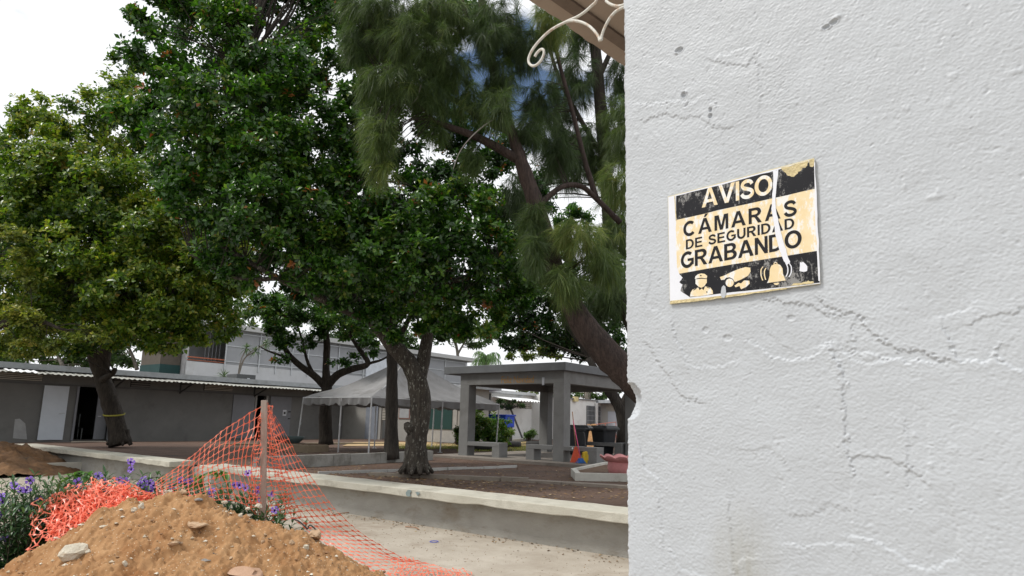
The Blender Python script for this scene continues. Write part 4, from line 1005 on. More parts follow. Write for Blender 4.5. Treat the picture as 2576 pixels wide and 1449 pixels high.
# far tyre planters
def tyre(px, py, Y, r, label):
    c = at(px, py, Y); c[2] = TZ
    e = empty('tyre_planter', tuple(c), label, 'planter', 'old tyre planters beyond the pavilion')
    MB().lathe([(r * .7, .0), (r * .95, .02), (r, .13), (r * .95, .25), (r * .7, .27), (r * .66, .14), (r * .7, 0)], c, 24).build('tyre', mat('tyre_black', (.035, .034, .033), .8), e, smooth=True)
    MB().lathe([(0.01, .2), (r * .68, .2)], c, 16).build('soil', MATS['planter_soil'], e)
    return c
t1 = tyre(1349, 1104, 30, .48, 'old tyre planter holding a small round shrub before the fin wall')
t2 = tyre(1284, 1107, 29, .50, 'old tyre planter at the right foot of the big bush')
t3 = tyre(1213, 1118, 26, .62, 'large black tyre planter under the big bush behind the left bench')
# blue tank on a stand
bt_ = at(1244, 1074, 33.5)
tk = empty('blue_tank', tuple(bt_), 'bright blue plastic crate tank standing behind the bush', 'tank')
MB().box(bt_ + [-1.2, -.4, -.0], bt_ + [1.0, .4, .62]).build('body', mat('tank_blue', (.01, .06, .50), .5, .1, 3), tk, bevel=.04)
MB().box(bt_ + [-1.25, -.45, .56], bt_ + [1.05, .45, .64]).build('rim', mat('tank_blue2', (.01, .05, .42), .5), tk, bevel=.02)
MB().box(bt_ + [-1.1, -.35, TZ - bt_[2]], bt_ + [.9, .35, 0]).build('stand', M_BRACK, tk)
# leaning boards and long dark prop against the white wall
q = at(1268, 1096, 37.0); q[2] = TZ
MB().box(q + [-.06, -.3, 0], q + [.0, .3, 1.45]).build('leaning_board', mat('board_old', (.22, .20, .18), .8), label='old grey board standing against the white wall', cat='board')
q2 = at(1275, 1096, 36.0); q2[2] = TZ
MB().prism([q2 + [0, -.28, 0], q2 + [0, .28, .0], q2 + [-.1, .36, .8], q2 + [-.1, -.20, .8]], (-.04, 0, .0)).build('leaning_board', mat('board_brown', (.13, .11, .10), .8), label='short brown board tilted before the grey one at the white wall', cat='board')
a = on_x(1277, 1010, XB + .15); b = on_x(1317, 1090, XB + .75); b[2] = TZ
MB().bar(a, b, .06, .10).build('leaning_plank', mat('plank_dark', (.10, .10, .10), .8), label='thin dark plank slanting down the white wall beside the small shrub', cat='plank')
# yellow wall lamp on the white wall
q = on_x(1447, 1004, XB + .1); MB().box(q + [-.09, -.2, -.17], q + [.12, .25, .17]).build('wall_box', mat('box_yellow', (.62, .52, .26), .6), label='small yellowish box fixed at the white wall top edge', cat='box')
# low grey kerbs and gravel beyond
kerb((1262, 1118), (1335, 1108), .2, .22, M_KERB, 'short grey kerb leading from the tyre planter toward the pavilion')
# dirt heaps
def heap(name, c, rx, ry, h, m, label, seed, kind=None, n=70):
    nz_ = fnoise(n, n, 2.4, seed); nz2 = fnoise(n, n, 1.2, seed + 1, 6, 99)
    xs = np.linspace(-1, 1, n); X, Y = np.meshgrid(xs, xs, indexing='ij')
    ang = np.arctan2(Y, X); r = np.hypot(X, Y) * (1 + .10 * np.sin(3 * ang + seed) + .06 * np.sin(5 * ang))
    Z = h * np.clip(1 - r ** 1.3, -.08, 1) * (1 + .10 * nz_) + nz2 * h * .025
    v = np.stack([c[0] + X * rx, c[1] + Y * ry, c[2] + Z - .02], -1).reshape(-1, 3)
    i, j = np.meshgrid(np.arange(n - 1), np.arange(n - 1), indexing='ij'); k = (i * n + j).ravel()
    return link_mesh(name, v, np.stack([k, k + n, k + n + 1, k + 1], 1), m, smooth=True, label=label, cat='dirt heap')
M_DIRT = mat('dirt_orange', (.30, .135, .052), .95, .15, 5, .9, 35, col2=(.40, .20, .082), stain=(.24, .115, .05), stain_scale=2.2)
M_DIRT2 = mat('dirt_dark', (.10, .055, .03), .95, .3, 4, 1.0, 12, col2=(.24, .13, .06), stain=(.07, .05, .035), stain_scale=2)
hc = at(-34, 1180, 17.6); hc[2] = 0
heap('dirt_heap', hc, 2.9, 2.2, .78, M_DIRT2, 'dark brown heap of dirt and rubble beside the classroom platform', 61)
hb = at(1484, 1100, 33); hb[2] = TZ
heap('dirt_heap', hb, 1.6, 1.3, 1.05, mat('dirt_pale', (.36, .20, .09), .95, .2, 3, .8, 20), 'orange dirt heap standing between the two dark bins', 63)
# low cream box planter at far left
a = gnd(42, 1192, 0)
lp = empty('box_planter', tuple(a), 'low cream concrete planter cut by the left picture edge', 'planter')
MB().box(a + [-3.2, -.0, -.02], a + [0, .14, .24]).box(a + [-3.2, 1.6, -.02], a + [0, 1.74, .24]).box(a + [-.14, .14, -.02], a + [0, 1.6, .238]).build('rim_wall', mat('planter_cream2', (.52, .50, .44), .85, .06, 3, .2, 40), lp, bevel=.01)
MB().box(a + [-3.2, .14, 0], a + [-.14, 1.6, .17]).build('soil', mat('grassy_soil', (.06, .07, .03), .95, .3, 9), lp)
# concrete block end of the platform
bp_ = gnd(60, 1132, 0)
MB().box((-28.2, 6.6, -.02), (-25.6, 7.65, .44)).build('platform', mat('platform_conc', (.33, .29, .22), .9, .12, 2, .3, 30), kind='structure')
# flattened cardboard on the path
q = gnd(402, 1196, .005)
cb = MB(); cb.prism([q + s_ * -.2, q + s_ * .22 - f0 * .05, q + s_ * .25 + f0 * .25, q - s_ * .1 + f0 * .3], (0, 0, .015)); cb.prism([q - s_ * .18 + f0 * .02 + zz * .015, q + s_ * .12 + zz * .02, q + s_ * .1 + f0 * .2 + zz * .12, q - s_ * .12 + f0 * .26 + zz * .12], (0, 0, .008))
cb.build('flattened_box', mat('cardboard', (.42, .30, .19), .9, .1, 8), label='crumpled flat cardboard box lying on the concrete path', cat='cardboard')
# sticks and scraps on the path
for k, (x0_, y0_, x1_, y1_, lb) in enumerate([(838, 1294, 908, 1287, 'dry dark twig lying on the path before the bench wall'), (1020, 1325, 1055, 1332, 'short thin twig lying alone on the path')]):
    a = gnd(x0_, y0_, .012); b = gnd(x1_, y1_, .012); mdl = (a + b) / 2 + [0.02, .03, .01]
    MB().tube(smooth_path([a, mdl, b], 4), [.008] * 8 + [.004], 5).build('twig', M_WOOD, label=lb, cat='twig')
c = gnd(1092, 1363, .006); ring = MB().lathe([(.055, 0), (.06, .004), (.055, .008), (.05, .004), (.055, 0)], c, 20); ring.build('blue_ring', mat('blue_plastic', (.03, .06, .45), .5), label='small blue plastic ring lying on the path', cat='ring')

for k_, (px_, py_, r_, m_, lb_) in enumerate([(58, 1176, .20, 'pale', 'smooth pale grey stone at the foot of the far left dirt heap'), (78, 1170, .16, 'tan', 'tan stone behind the pale one at the foot of the dirt heap'), (107, 1173, .17, 'tan', 'tan angular stone at the right end of the dirt heap foot')]):
    HEAP_STONES = globals().setdefault('HEAP_STONES', []); HEAP_STONES.append((px_, py_, r_, m_, lb_))
# ------------------------------------------------------------------ orange dirt mound in front
RX = np.array([-5.2, -4.6, -4.25, -3.86, -3.5, -3.24, -3.04, -2.7, -2.48, -2.25, -2.01, -1.62, -1.28, -1.02, -.78, -.55])
RZ = np.array([-.25, .04, .20, .45, .63, .76, .87, .955, .905, .85, .79, .65, .51, .38, .20, -.05])
GN = 460
gx_ = np.linspace(-5.2, -.4, GN); gy_ = np.linspace(2.9, 7.0, GN)
n1 = fnoise(GN, GN, 2.6, 71, 2, 400); n2 = fnoise(GN, GN, 1.5, 72, 20, 400)
n3 = fnoise(GN, GN, 1.0, 73, 60, 400)
MX, MY = np.meshgrid(gx_, gy_, indexing='ij')
dY = MY - 5.3
MZ = np.interp(MX, RX, RZ) - np.where(dY > 0, .85, .60) * (np.sqrt(dY ** 2 + .22 ** 2) - .22)
MZ += n1 * .026 + fnoise(GN, GN, 2.2, 75, 5, 40) * .009 * (MZ > -.1) + n2 * .0026 * (1 + .8 * np.clip(n1, -1, 1)) + n3 * .0011
clod = fnoise(GN, GN, 2.0, 74, 4, 60); MZ += np.clip(clod - 1.1, 0, 1) * .02
MZ = np.maximum(MZ, -.03)
Pm = (r0[None, None] * MX[..., None] + f0[None, None] * MY[..., None] + zz * MZ[..., None]).reshape(-1, 3)
i, j = np.meshgrid(np.arange(GN - 1), np.arange(GN - 1), indexing='ij'); k = (i * GN + j).ravel()
def moundmat():
    m = mat('mound_dirt', (.29, .145, .058), .95, .1, 5, 0, col2=(.42, .245, .118), stain=(.26, .105, .033), stain_scale=1.6)
    n = m.node_tree.nodes; l = m.node_tree.links.new; b = n['Principled BSDF']
    c = n.new('ShaderNodeTexCoord')
    v = n.new('ShaderNodeTexVoronoi'); v.inputs['Scale'].default_value = 75; l(c.outputs['Object'], v.inputs['Vector'])
    no = n.new('ShaderNodeTexNoise'); no.inputs['Scale'].default_value = 34; no.inputs['Detail'].default_value = 10; no.inputs['Roughness'].default_value = .8; l(c.outputs['Object'], no.inputs['Vector'])
    # pale grit specks: only some cells
    wn = n.new('ShaderNodeMath'); wn.operation = 'LESS_THAN'; wn.inputs[1].default_value = .23; l(v.outputs['Distance'], wn.inputs[0])
    sp = n.new('ShaderNodeSeparateColor'); l(v.outputs['Color'], sp.inputs[0])
    g = n.new('ShaderNodeMath'); g.operation = 'GREATER_THAN'; g.inputs[1].default_value = .84; l(sp.outputs[0], g.inputs[0])
    mu = n.new('ShaderNodeMath'); mu.operation = 'MULTIPLY'; l(wn.outputs[0], mu.inputs[0]); l(g.outputs[0], mu.inputs[1])
    mm = n.new('ShaderNodeMix'); mm.data_type = 'RGBA'; mm.inputs[7].default_value = (.62, .50, .36, 1)
    src = b.inputs['Base Color'].links[0].from_socket
    l(mu.outputs[0], mm.inputs[0]); l(src, mm.inputs[6]); l(mm.outputs[2], b.inputs['Base Color'])
    bp = n.new('ShaderNodeBump'); bp.inputs['Strength'].default_value = .6; bp.inputs['Distance'].default_value = .010; l(no.outputs['Fac'], bp.inputs['Height']); l(bp.outputs[0], b.inputs['Normal'])
    return m
mound = link_mesh('dirt_mound', Pm, np.stack([k, k + GN, k + GN + 1, k + 1], 1), moundmat(), smooth=True, label='big orange brown dirt mound in front, dotted with pale stones', cat='dirt mound')
def mz(X, Y):
    fi = (X - gx_[0]) / (gx_[-1] - gx_[0]) * (GN - 1); fj = (Y - gy_[0]) / (gy_[-1] - gy_[0]) * (GN - 1)
    return float(MZ[int(np.clip(fi, 0, GN - 1)), int(np.clip(fj, 0, GN - 1))])
def mound_hit(px, py):
    d = ray(px, py); d = d / (d @ f0)
    for Y in np.arange(3.0, 7.0, .01):
        p = EYE + d * Y; X = float(p @ r0)
        if p[2] <= mz(X, Y): return np.array(p), Y
    return EYE + d * 5.4, 5.4
M_ST = mat('stone_pale', (.46, .41, .32), .9, .15, 20, .5, 60, col2=(.62, .57, .47), stain=(.36, .22, .11), stain_scale=9)
M_ST2 = mat('stone_grey', (.24, .23, .22), .9, .2, 20, .5, 60, stain=(.30, .17, .08), stain_scale=12)
M_ST3 = mat('stone_tan', (.40, .27, .16), .9, .15, 12, .6, 50, col2=(.50, .36, .24), stain=(.32, .16, .07), stain_scale=7)
def rock(c, r, sx=1, sy=1, sz=.8, seed=0, sub=2):
    """angular lump: subdivided octahedron pushed along random facets"""
    g = np.random.default_rng(seed)
    v = [(1, 0, 0), (-1, 0, 0), (0, 1, 0), (0, -1, 0), (0, 0, 1), (0, 0, -1)]
    f = [(0, 2, 4), (2, 1, 4), (1, 3, 4), (3, 0, 4), (2, 0, 5), (1, 2, 5), (3, 1, 5), (0, 3, 5)]
    v = [np.array(q, float) for q in v]
    for _ in range(sub):
        nf = []; cache = {}
        def midp(a, b):
            k = (min(a, b), max(a, b))
            if k not in cache: q = v[a] + v[b]; v.append(q / np.linalg.norm(q)); cache[k] = len(v) - 1
            return cache[k]
        for a, b, c_ in f:
            ab, bc, ca = midp(a, b), midp(b, c_), midp(c_, a); nf += [(a, ab, ca), (ab, b, bc), (ca, bc, c_), (ab, bc, ca)]
        f = nf
    V_ = np.array(v); N_ = g.standard_normal((9, 3)); N_ /= np.linalg.norm(N_, axis=1)[:, None]; D_ = .42 + g.random(9) * .42
    for nn, dd in zip(N_, D_):
        t = V_ @ nn; V_ -= np.outer(np.clip(t - dd, 0, None), nn) * .9
    V_ += g.normal(0, .06, V_.shape)
    a = g.random() * 6.28; R_ = np.array([[math.cos(a), -math.sin(a), 0], [math.sin(a), math.cos(a), 0], [0, 0, 1]])
    V_ = (V_ * [sx, sy, sz]) @ R_.T * r + np.array(c)
    return V_, f
stones = [(190, 1398, 26, 1.7, .9, M_ST, 'large knobbly white stone low on the left side of the mound'),
 (356, 1277, 9.5, 1.0, 1.1, M_ST, 'white tilted stone near the mound top, right of its smaller neighbour'),
 (337, 1285, 8, 1.1, .8, M_ST, 'small white stone touching the tilted white stone near the mound top'),
 (494, 1322, 22, 1.6, .4, M_ST3, 'flat layered tan rock half buried in the mound middle'),
 (791, 1350, 20, 1.1, .8, M_ST3, 'blocky tan rock on the right shoulder of the mound beside the net'),
 (605, 1300, 7.5, .9, 1.1, M_ST, 'upright white stone right of the mound crest below the flowers'),
 (623, 1281, 7, 1.2, .7, M_ST, 'flat white stone above the upright white one on the mound right'),
 (628, 1297, 6, 1.2, .6, M_ST, 'tiny flat white stone just right of the upright white one'),
 (313, 1421, 8, .8, 1.1, M_ST, 'small forked white stone low in the front of the mound'),
 (498, 1388, 6, 1, .8, M_ST2, 'small grey white stone in the mound front centre'),
 (516, 1411, 12, 1.6, .35, M_ST2, 'thin grey white shard lying flat low on the mound centre'),
 (545, 1381, 5, 1.1, .8, M_ST, 'tiny pale pebble above the pair of small chips on the mound'),
 (583, 1405, 9, 1.6, .4, M_ST3, 'tan chip of rock lying right of the thin grey shard'),
 (143, 1355, 10, 1.4, .5, M_ST, 'cream stone at the mound left edge under the orange net heap'),
 (262, 1326, 8, 1.4, .5, M_ST, 'white chip on the mound left, below the net heap end'),
 (292, 1317, 6, 1.5, .4, M_ST, 'small slim white chip right of the larger white chip'),
 (462, 1240, 9, 1.3, .7, M_ST3, 'pinkish tan stone sitting right on the crest of the mound'),
 (425, 1238, 9, 1.3, .6, M_ST, 'pale stone on the crest left of the pinkish tan one'),
 (564, 1265, 9, 1.5, .5, M_ST, 'flat pale stone on the mound crest among the right flowers'),
 (650, 1276, 10, 1.3, .7, M_ST, 'cream stone at the mound crest near the foot of the stake'),
 (395, 1383, 7, 1.0, .9, M_ST3, 'small brownish stone left of centre on the mound front'),
 (222, 1391, 8, 1, .9, M_ST, 'round pale stone touching the right end of the large white stone'),
 (441, 1369, 14, 1.4, .5, M_ST3, 'broad low tan stone just below the flat layered rock'),
 (662, 1366, 7, .9, 1.0, M_ST3, 'small upright tan stone right of the mound centre'),
 (735, 1368, 8, .9, 1.0, M_ST3, 'rounded tan stone below the blocky rock on the right'),
 (770, 1378, 10, 1.1, .9, M_ST, 'rounded cream stone under the blocky tan rock'),
 (500, 1258, 8, 1.3, .5, M_ST2, 'grey chip just right of the crest of the mound'),
 (612, 1443, 42, 1.5, .4, mat('slab_brown', (.38, .235, .15), .9, .1, 6, .4, 40, col2=(.45, .29, .20)), 'broad flat brown slab of rock at the bottom edge of the mound')]
for k, (px, py, rp, sx, sz, m_, lb) in enumerate(stones):
    p, Y = mound_hit(px, py); r = rp * Y / 1600
    v, f = rock(p + np.array([0, 0, r * sz * .25]), r, sx, .9, sz, 500 + k)
    link_mesh('stone', v, f, m_, label=lb, cat='stone', group='stones lying on the dirt mound')
for k_, (px_, py_, r_, m_, lb_) in enumerate(HEAP_STONES):
    q_ = gnd(px_, py_ + 4, 0); v, f = rock(q_ + zz * r_ * .4, r_, 1.2, .9, .6, 800 + k_); link_mesh('stone', v, f, M_ST2 if m_ == 'pale' and False else (M_ST if m_ == 'pale' else M_ST3), label=lb_, cat='stone', group='stones at the foot of the far dirt heap')
# small gravel on the mound (cannot be counted)
V_, F_ = [], []; T_ = []
for q in range(5200):
    X = RNG.uniform(-4.6, -.8); Y = RNG.uniform(3.3, 6.0); z = mz(X, Y)
    if z < .02: continue
    r = .0035 + RNG.random() ** 5 * .014; k = len(V_)
    p = r0 * X + f0 * Y + zz * (z + r * .2); a = RNG.random() * 6.28; sx, sz = RNG.uniform(.9, 1.7), RNG.uniform(.5, .9)
    ca, sa = math.cos(a), math.sin(a)
    for (x, y, w_) in ((1, 0, 0), (-1, .1, 0), (0, 1, .1), (.1, -1, 0), (.15, .1, 1), (0, 0, -1)):
        x *= sx; V_.append(p + np.array([x * ca - y * sa, x * sa + y * ca, w_ * sz]) * r * (1 + RNG.normal(0, .15)))
    F_ += [(k, k + 2, k + 4), (k + 2, k + 1, k + 4), (k + 1, k + 3, k + 4), (k + 3, k, k + 4), (k + 2, k, k + 5), (k + 1, k + 2, k + 5), (k + 3, k + 1, k + 5), (k, k + 3, k + 5)]
    T_ += [RNG.random()] * 6
M_GR = leafmat('grit', [(0, (.14, .12, .10)), (.25, (.30, .17, .09)), (.6, (.45, .36, .25)), (1, (.66, .62, .53))], rough=.9, trans=0, spec=.2)
link_mesh('gravel', V_, F_, M_GR, kind='stuff', tint=T_, label='small pale gravel and grit scattered over the dirt mound', cat='gravel')
# dark bent root/cable at the mound's right shoulder
q = [at(x, y, 5.55) for x, y in ((735, 1306), (750, 1310), (768, 1325), (773, 1331), (779, 1321), (788, 1326), (796, 1335))]
MB().tube(smooth_path(q, 4), .006, 6).build('root', M_BRACK, label='dark bent root sticking out at the mound right shoulder', cat='root', smooth=True)

# ------------------------------------------------------------------ stake and orange safety net
M_NET = mat('net_orange', (.90, .20, .11), .35, .05, 8, 0, col2=(.95, .29, .18), trans=.3, spec=.8)
M_STK = mat('stake_wood', (.30, .23, .19), .9, .2, 14, .5, 50, col2=(.44, .36, .31), ssc=(1, 1, .15))
sb, st = at(672, 1330, 6.35), at(665, 1007, 6.3); sb[2] = 0
stk = MB(); stk.bar(sb - zz * .05, st, .052, .04, up=tuple(f0)); stk.build('wooden_stake', M_STK, label='weathered wooden stake standing up behind the mound, holding the orange net', cat='stake', bevel=.003)
def net(grid, name, label, w0=.0108, w1=.0044, parent=None, skip=0.0, group=None):
    """mesh of plastic strands through a grid of nodes: ribbons broad at the nodes, narrow between them"""
    G = np.array(grid); nu, nv = G.shape[:2]; v = []; f = []
    du = np.gradient(G, axis=0); dv = np.gradient(G, axis=1)
    du /= np.linalg.norm(du, axis=2)[..., None] + 1e-9; dv /= np.linalg.norm(dv, axis=2)[..., None] + 1e-9
    nn = np.cross(du, dv); nn /= np.linalg.norm(nn, axis=2)[..., None] + 1e-9
    for i in range(nu):
        for j in range(nv):
            for (a, b, w_u) in ((1, 0, .75), (0, 1, 1.0)):
                if i + a >= nu or j + b >= nv: continue
                p, q = G[i, j], G[i + a, j + b]; d = q - p; L_ = np.linalg.norm(d)
                if L_ < 1e-4: continue
                d = d / L_; s1 = np.cross(nn[i, j], d); s2 = np.cross(nn[i + a, j + b], d)
                tw = RNG.normal(0, .5)
                s1 = s1 / (np.linalg.norm(s1) + 1e-9); s2 = s2 / (np.linalg.norm(s2) + 1e-9); sm = s1 + s2 + nn[i, j] * tw; sm /= np.linalg.norm(sm) + 1e-9
                sg_ = nn[i, j] * RNG.normal(0, .004) - zz * .003
                k = len(v)
                for t, s_v, w_ in ((0, s1, w0), (.22, s1, w1), (.5, sm, w1 * .8), (.78, s2, w1), (1, s2, w0)):
                    c = p + d * L_ * t + (sg_ if t == .5 else 0) * 1; v += [c - s_v * w_ * w_u, c + s_v * w_ * w_u]
                f += [(k + 2 * q_, k + 2 * q_ + 1, k + 2 * q_ + 3, k + 2 * q_ + 2) for q_ in range(4)]
    return link_mesh(name, v, f, M_NET, parent, label=label, cat='safety net' if not parent else None)
def lerp_curve(pts, t):
    P = np.array(pts, float); s = np.concatenate([[0], np.cumsum(np.linalg.norm(np.diff(P[:, :2], axis=0), axis=1))]); s /= s[-1]
    return np.array([np.interp(t, s, P[:, c]) for c in range(P.shape[1])])
# left sail: between the upper edge and the lower edge, gathered at its left end
top = smooth_path([(659, 1020, 6.30), (600, 1058, 6.25), (540, 1100, 6.2), (470, 1158, 6.15), (420, 1192, 6.1), (392, 1213, 6.05)], 5)
botc = smooth_path([(652, 1300, 6.25), (600, 1262, 6.2), (540, 1258, 6.1), (480, 1262, 6.05), (430, 1256, 6.0), (398, 1247, 6.0)], 5)
NU_, NV_ = 20, 12; g = []
for i in range(NU_):
    t = i / (NU_ - 1); a = lerp_curve(top, t); b = lerp_curve(botc, t); row = []
    for j in range(NV_):
        s = j / (NV_ - 1); q = a + (b - a) * s
        fold = math.exp(-((t - .08) / .10) ** 2); q = q + np.array([-34 * math.sin(math.pi * s) * (1 - t) * .6, 10 * math.sin(math.pi * s) * t, 0])
        q[0] += 5 * fold * math.sin(s * 9); q[2] += .09 * math.sin(4.5 * t * math.pi + s * 1.5) * (1 - .3 * t) + .05 * fold * math.sin(s * 14)
        row.append(at(*q) + RNG.normal(0, .0035, 3))
    g.append(row)
sn = empty('safety_net', tuple(at(560, 1260, 6.2)), 'bright orange plastic safety net strung from the stake down both sides', 'safety net')
net(g, 'left_panel', None, parent=sn)
# right sail
right = smooth_path([(673, 1013, 6.3), (712, 1080, 6.32), (760, 1165, 6.35), (806, 1232, 6.38), (860, 1300, 6.4), (915, 1345, 6.42), (968, 1378, 6.42), (1012, 1402, 6.45), (1085, 1420, 6.6), (1165, 1449, 6.45), (1240, 1500, 6.1)], 5)
left = smooth_path([(668, 1040, 6.32), (676, 1110, 6.38), (690, 1190, 6.42), (712, 1260, 6.42), (745, 1310, 6.4), (800, 1352, 6.32), (870, 1400, 6.25), (925, 1440, 6.2), (960, 1470, 6.1), (985, 1500, 5.95), (1010, 1540, 5.8)], 5)
NU_, NV_ = 38, 9; g = []
for i in range(NU_):
    t = i / (NU_ - 1); a = lerp_curve(right, t); b = lerp_curve(left, max(0, t * 1.0)); row = []
    for j in range(NV_):
        s = j / (NV_ - 1); q = a + (b - a) * s
        q[2] += .035 * math.sin(t * 11 + s * 3) + .03 * math.sin(s * 7)
        p = at(*q) + RNG.normal(0, .003, 3); p[2] = max(p[2], .012 + .02 * RNG.random()); row.append(p)
    g.append(row)
net(g, 'right_panel', None, parent=sn)
# doubled fold hanging along the stake
g = []
for i in range(24):
    t = i / 23; row = []
    for j in range(6):
        s = j / 5; x = 664 + 8 * t + s * (22 + 60 * t ** 1.3) + 4 * math.sin(t * 17 + j * 2); y = 1022 + 290 * t + s * 12 * math.sin(t * 5)
        row.append(at(x, y, 6.42 + .05 * math.sin(s * 9 + t * 8)) + RNG.normal(0, .005, 3))
    g.append(row)
net(g, 'fold', None, parent=sn)
g = []
for i in range(22):
    t = i / 21; row = []
    for j in range(4):
        s = j / 3; x = 655 - s * 30 * (t ** .8) + 3 * math.sin(t * 21 + j); y = 1040 + 235 * t
        row.append(at(x, y, 6.25 + .05 * math.sin(s * 5 + t * 9)) + RNG.normal(0, .005, 3))
    g.append(row)
net(g, 'fold', None, parent=sn)
# bunched end lying on the path at the frame bottom
g = []
for i in range(22):
    t = i / 21; row = []
    for j in range(12):
        s = j / 11; p = gnd(985 + 190 * t + 8 * math.sin(s * 7), 1428 + 14 * t + s * 60, 0)
        p[2] = .02 + .10 * math.exp(-((t - .15) / .18) ** 2) * (1 - .4 * s) + abs(RNG.normal(0, .014)); row.append(p + RNG.normal(0, .012, 3) * [1, 1, 0])
    g.append(row)
net(g, 'trailing_end', None, parent=sn)
# crumpled heap of net on the flowers
hp = empty('net_heap', tuple(at(210, 1350, 5.6)), 'crumpled heap of bright orange net lying over the purple flower bed', 'net heap')
upc = smooth_path([(82, 1296, 5.75), (110, 1262, 5.9), (150, 1232, 6.0), (205, 1212, 6.1), (262, 1208, 6.1), (310, 1206, 6.1), (345, 1225, 6.05), (372, 1246, 6.0)], 5)
loc_ = smooth_path([(96, 1388, 5.35), (120, 1372, 5.35), (165, 1345, 5.4), (215, 1312, 5.45), (260, 1290, 5.5), (305, 1272, 5.6), (345, 1262, 5.75), (385, 1252, 5.9)], 5)
for lay, (nu_, nv_, amp) in enumerate(((30, 10, .010), (34, 11, .018), (34, 11, .022), (32, 10, .026))):
    g = []; ph = RNG.random(6) * 6
    t0 = 0.0 if lay == 0 else .10 + .05 * lay
    for i in range(nu_):
        t = t0 + (1 - t0 - .03 * lay) * i / (nu_ - 1); a = lerp_curve(upc, t); b = lerp_curve(loc_, t); row = []
        for j in range(nv_):
            s = j / (nv_ - 1) * (1 if lay == 0 else .96); q = a + (b - a) * s
            p = at(*q) + f0 * (.05 * math.sin(t * 23 + ph[0] + s * 4) + .04 * math.sin(s * 17 + ph[1] + t * 9) - .02 * lay) + zz * (.022 * math.sin(t * 31 + ph[2]) + .022 * math.sin(s * 21 + ph[3]) * (lay > 0) - .035 * lay)
            row.append(p + RNG.normal(0, amp if t > .18 else .014, 3) * [1, 1, .7])
        g.append(row)
    net(g, 'fold', None, parent=hp, w0=.0115, w1=.005)

# ------------------------------------------------------------------ purple flowers
M_RL = leafmat('ruellia_leaf', [(0, (.018, .05, .02)), (.5, (.04, .10, .035)), (1, (.085, .16, .05))], .4, .25)
M_PET = mat('petal_purple', (.30, .16, .72), .6, .1, 30, col2=(.40, .23, .80), trans=.3)
M_PEC = mat('petal_throat', (.13, .04, .40), .6)
M_STEM = mat('stem_dark', (.06, .05, .035), .7)
def ribbon_leaf(v, f, T, base, d, length, width, droop, tint):
    d = d / np.linalg.norm(d); side = np.cross(d, zz); side /= np.linalg.norm(side) + 1e-9; k = len(v)
    for t, w_ in ((0, .15), (.3, 1.0), (.6, .8), (1, .02)):
        c = base + d * length * t - zz * droop * length * t * t; n_ = np.cross(side, d)
        v += [c - side * width * w_ * .5 + n_ * width * .15 * w_, c, c + side * width * w_ * .5 + n_ * width * .15 * w_]; T += [tint] * 3
    for q in range(3): a = k + 3 * q; f += [(a, a + 1, a + 4, a + 3), (a + 1, a + 2, a + 5, a + 4)]
def flower_mesh():
    v = []; f = []; R_ = .031
    for q in range(5):
        a = 2 * math.pi * q / 5; k = len(v)
        for (r, da, z) in ((.006, 0, 0), (.018, -.42, .008), (.030, -.50, .013), (.034, -.16, .010), (.031, 0, .012), (.034, .16, .010), (.030, .50, .013), (.018, .42, .008)):
            v.append((r * math.cos(a + da), r * math.sin(a + da), z))
        f.append(tuple(range(k, k + 8)))
    k = len(v)
    for q in range(8): a = 2 * math.pi * q / 8; v.append((.010 * math.cos(a), .010 * math.sin(a), .006))
    for q in range(8): a = 2 * math.pi * q / 8; v.append((.004 * math.cos(a), .004 * math.sin(a), -.028))
    fc = [(k + q, k + (q + 1) % 8, k + 8 + (q + 1) % 8, k + 8 + q) for q in range(8)]
    me = bpy.data.meshes.new('flower'); me.from_pydata(v, [], f + fc); me.materials.append(M_PET); me.materials.append(M_PEC)
    for q in range(len(f), len(f) + 8): me.polygons[q].material_index = 1
    return me
FL = flower_mesh()
def ruellia(px, pyb, pyt, Y, label, n_st=13, spread=.22, flowers=(), zb=.12):
    base = at(px, pyb, Y); base[2] = zb; topz = at(px, pyt, Y)[2]; hgt = topz - zb
    pl_ = empty('flowering_plant', tuple(base), label, 'plant', 'purple flowering plants around the mound')
    v, f, T = [], [], []; sm_ = MB()
    for s in range(n_st):
        a = RNG.random() * 6.28; rr = RNG.random() ** .5 * spread; h = hgt * RNG.uniform(.65, 1.0)
        b = base + np.array([math.cos(a), math.sin(a), 0]) * rr * .5; t_ = base + np.array([math.cos(a), math.sin(a), 0]) * rr * 1.3 + zz * h
        pth = smooth_path([b, (b + t_) / 2 + RNG.normal(0, .02, 3), t_], 4); sm_.tube(pth, np.linspace(.0035, .002, len(pth)), 4, caps=False)
        for q in range(15):
            u = .12 + .88 * q / 14; p = np.array([np.interp(u, np.linspace(0, 1, len(pth)), pth[:, c]) for c in range(3)])
            az_ = a + q * 1.57 + RNG.normal(0, .3)
            for sg_ in (0, math.pi):
                up_ = .25 + .9 * u + RNG.normal(0, .2)
                ribbon_leaf(v, f, T, p, np.array([math.cos(az_ + sg_), math.sin(az_ + sg_), up_]), RNG.uniform(.13, .21) * (1.1 - .35 * u), RNG.uniform(.017, .026), RNG.uniform(.2, .7), float(np.clip(RNG.normal(.35 + .35 * u, .2), 0, 1)))
    link_mesh('foliage', v, f, M_RL, pl_, tint=T); sm_.build('stem', M_STEM, pl_)
    for (fx_, fy_) in flowers:
        p = at(fx_, fy_, Y - .12 + RNG.normal(0, .05)); o = bpy.data.objects.new('flower', FL); COL.objects.link(o); o.parent = pl_
        o.location = Vector(p - base); nrm = (EYE - p); nrm = nrm / np.linalg.norm(nrm) + RNG.normal(0, .45, 3) + zz * .3
        o.rotation_euler = Vector(nrm).to_track_quat('Z', 'Y').to_euler(); s_c = RNG.uniform(1.0, 1.3); o.scale = (s_c,) * 3
    return pl_
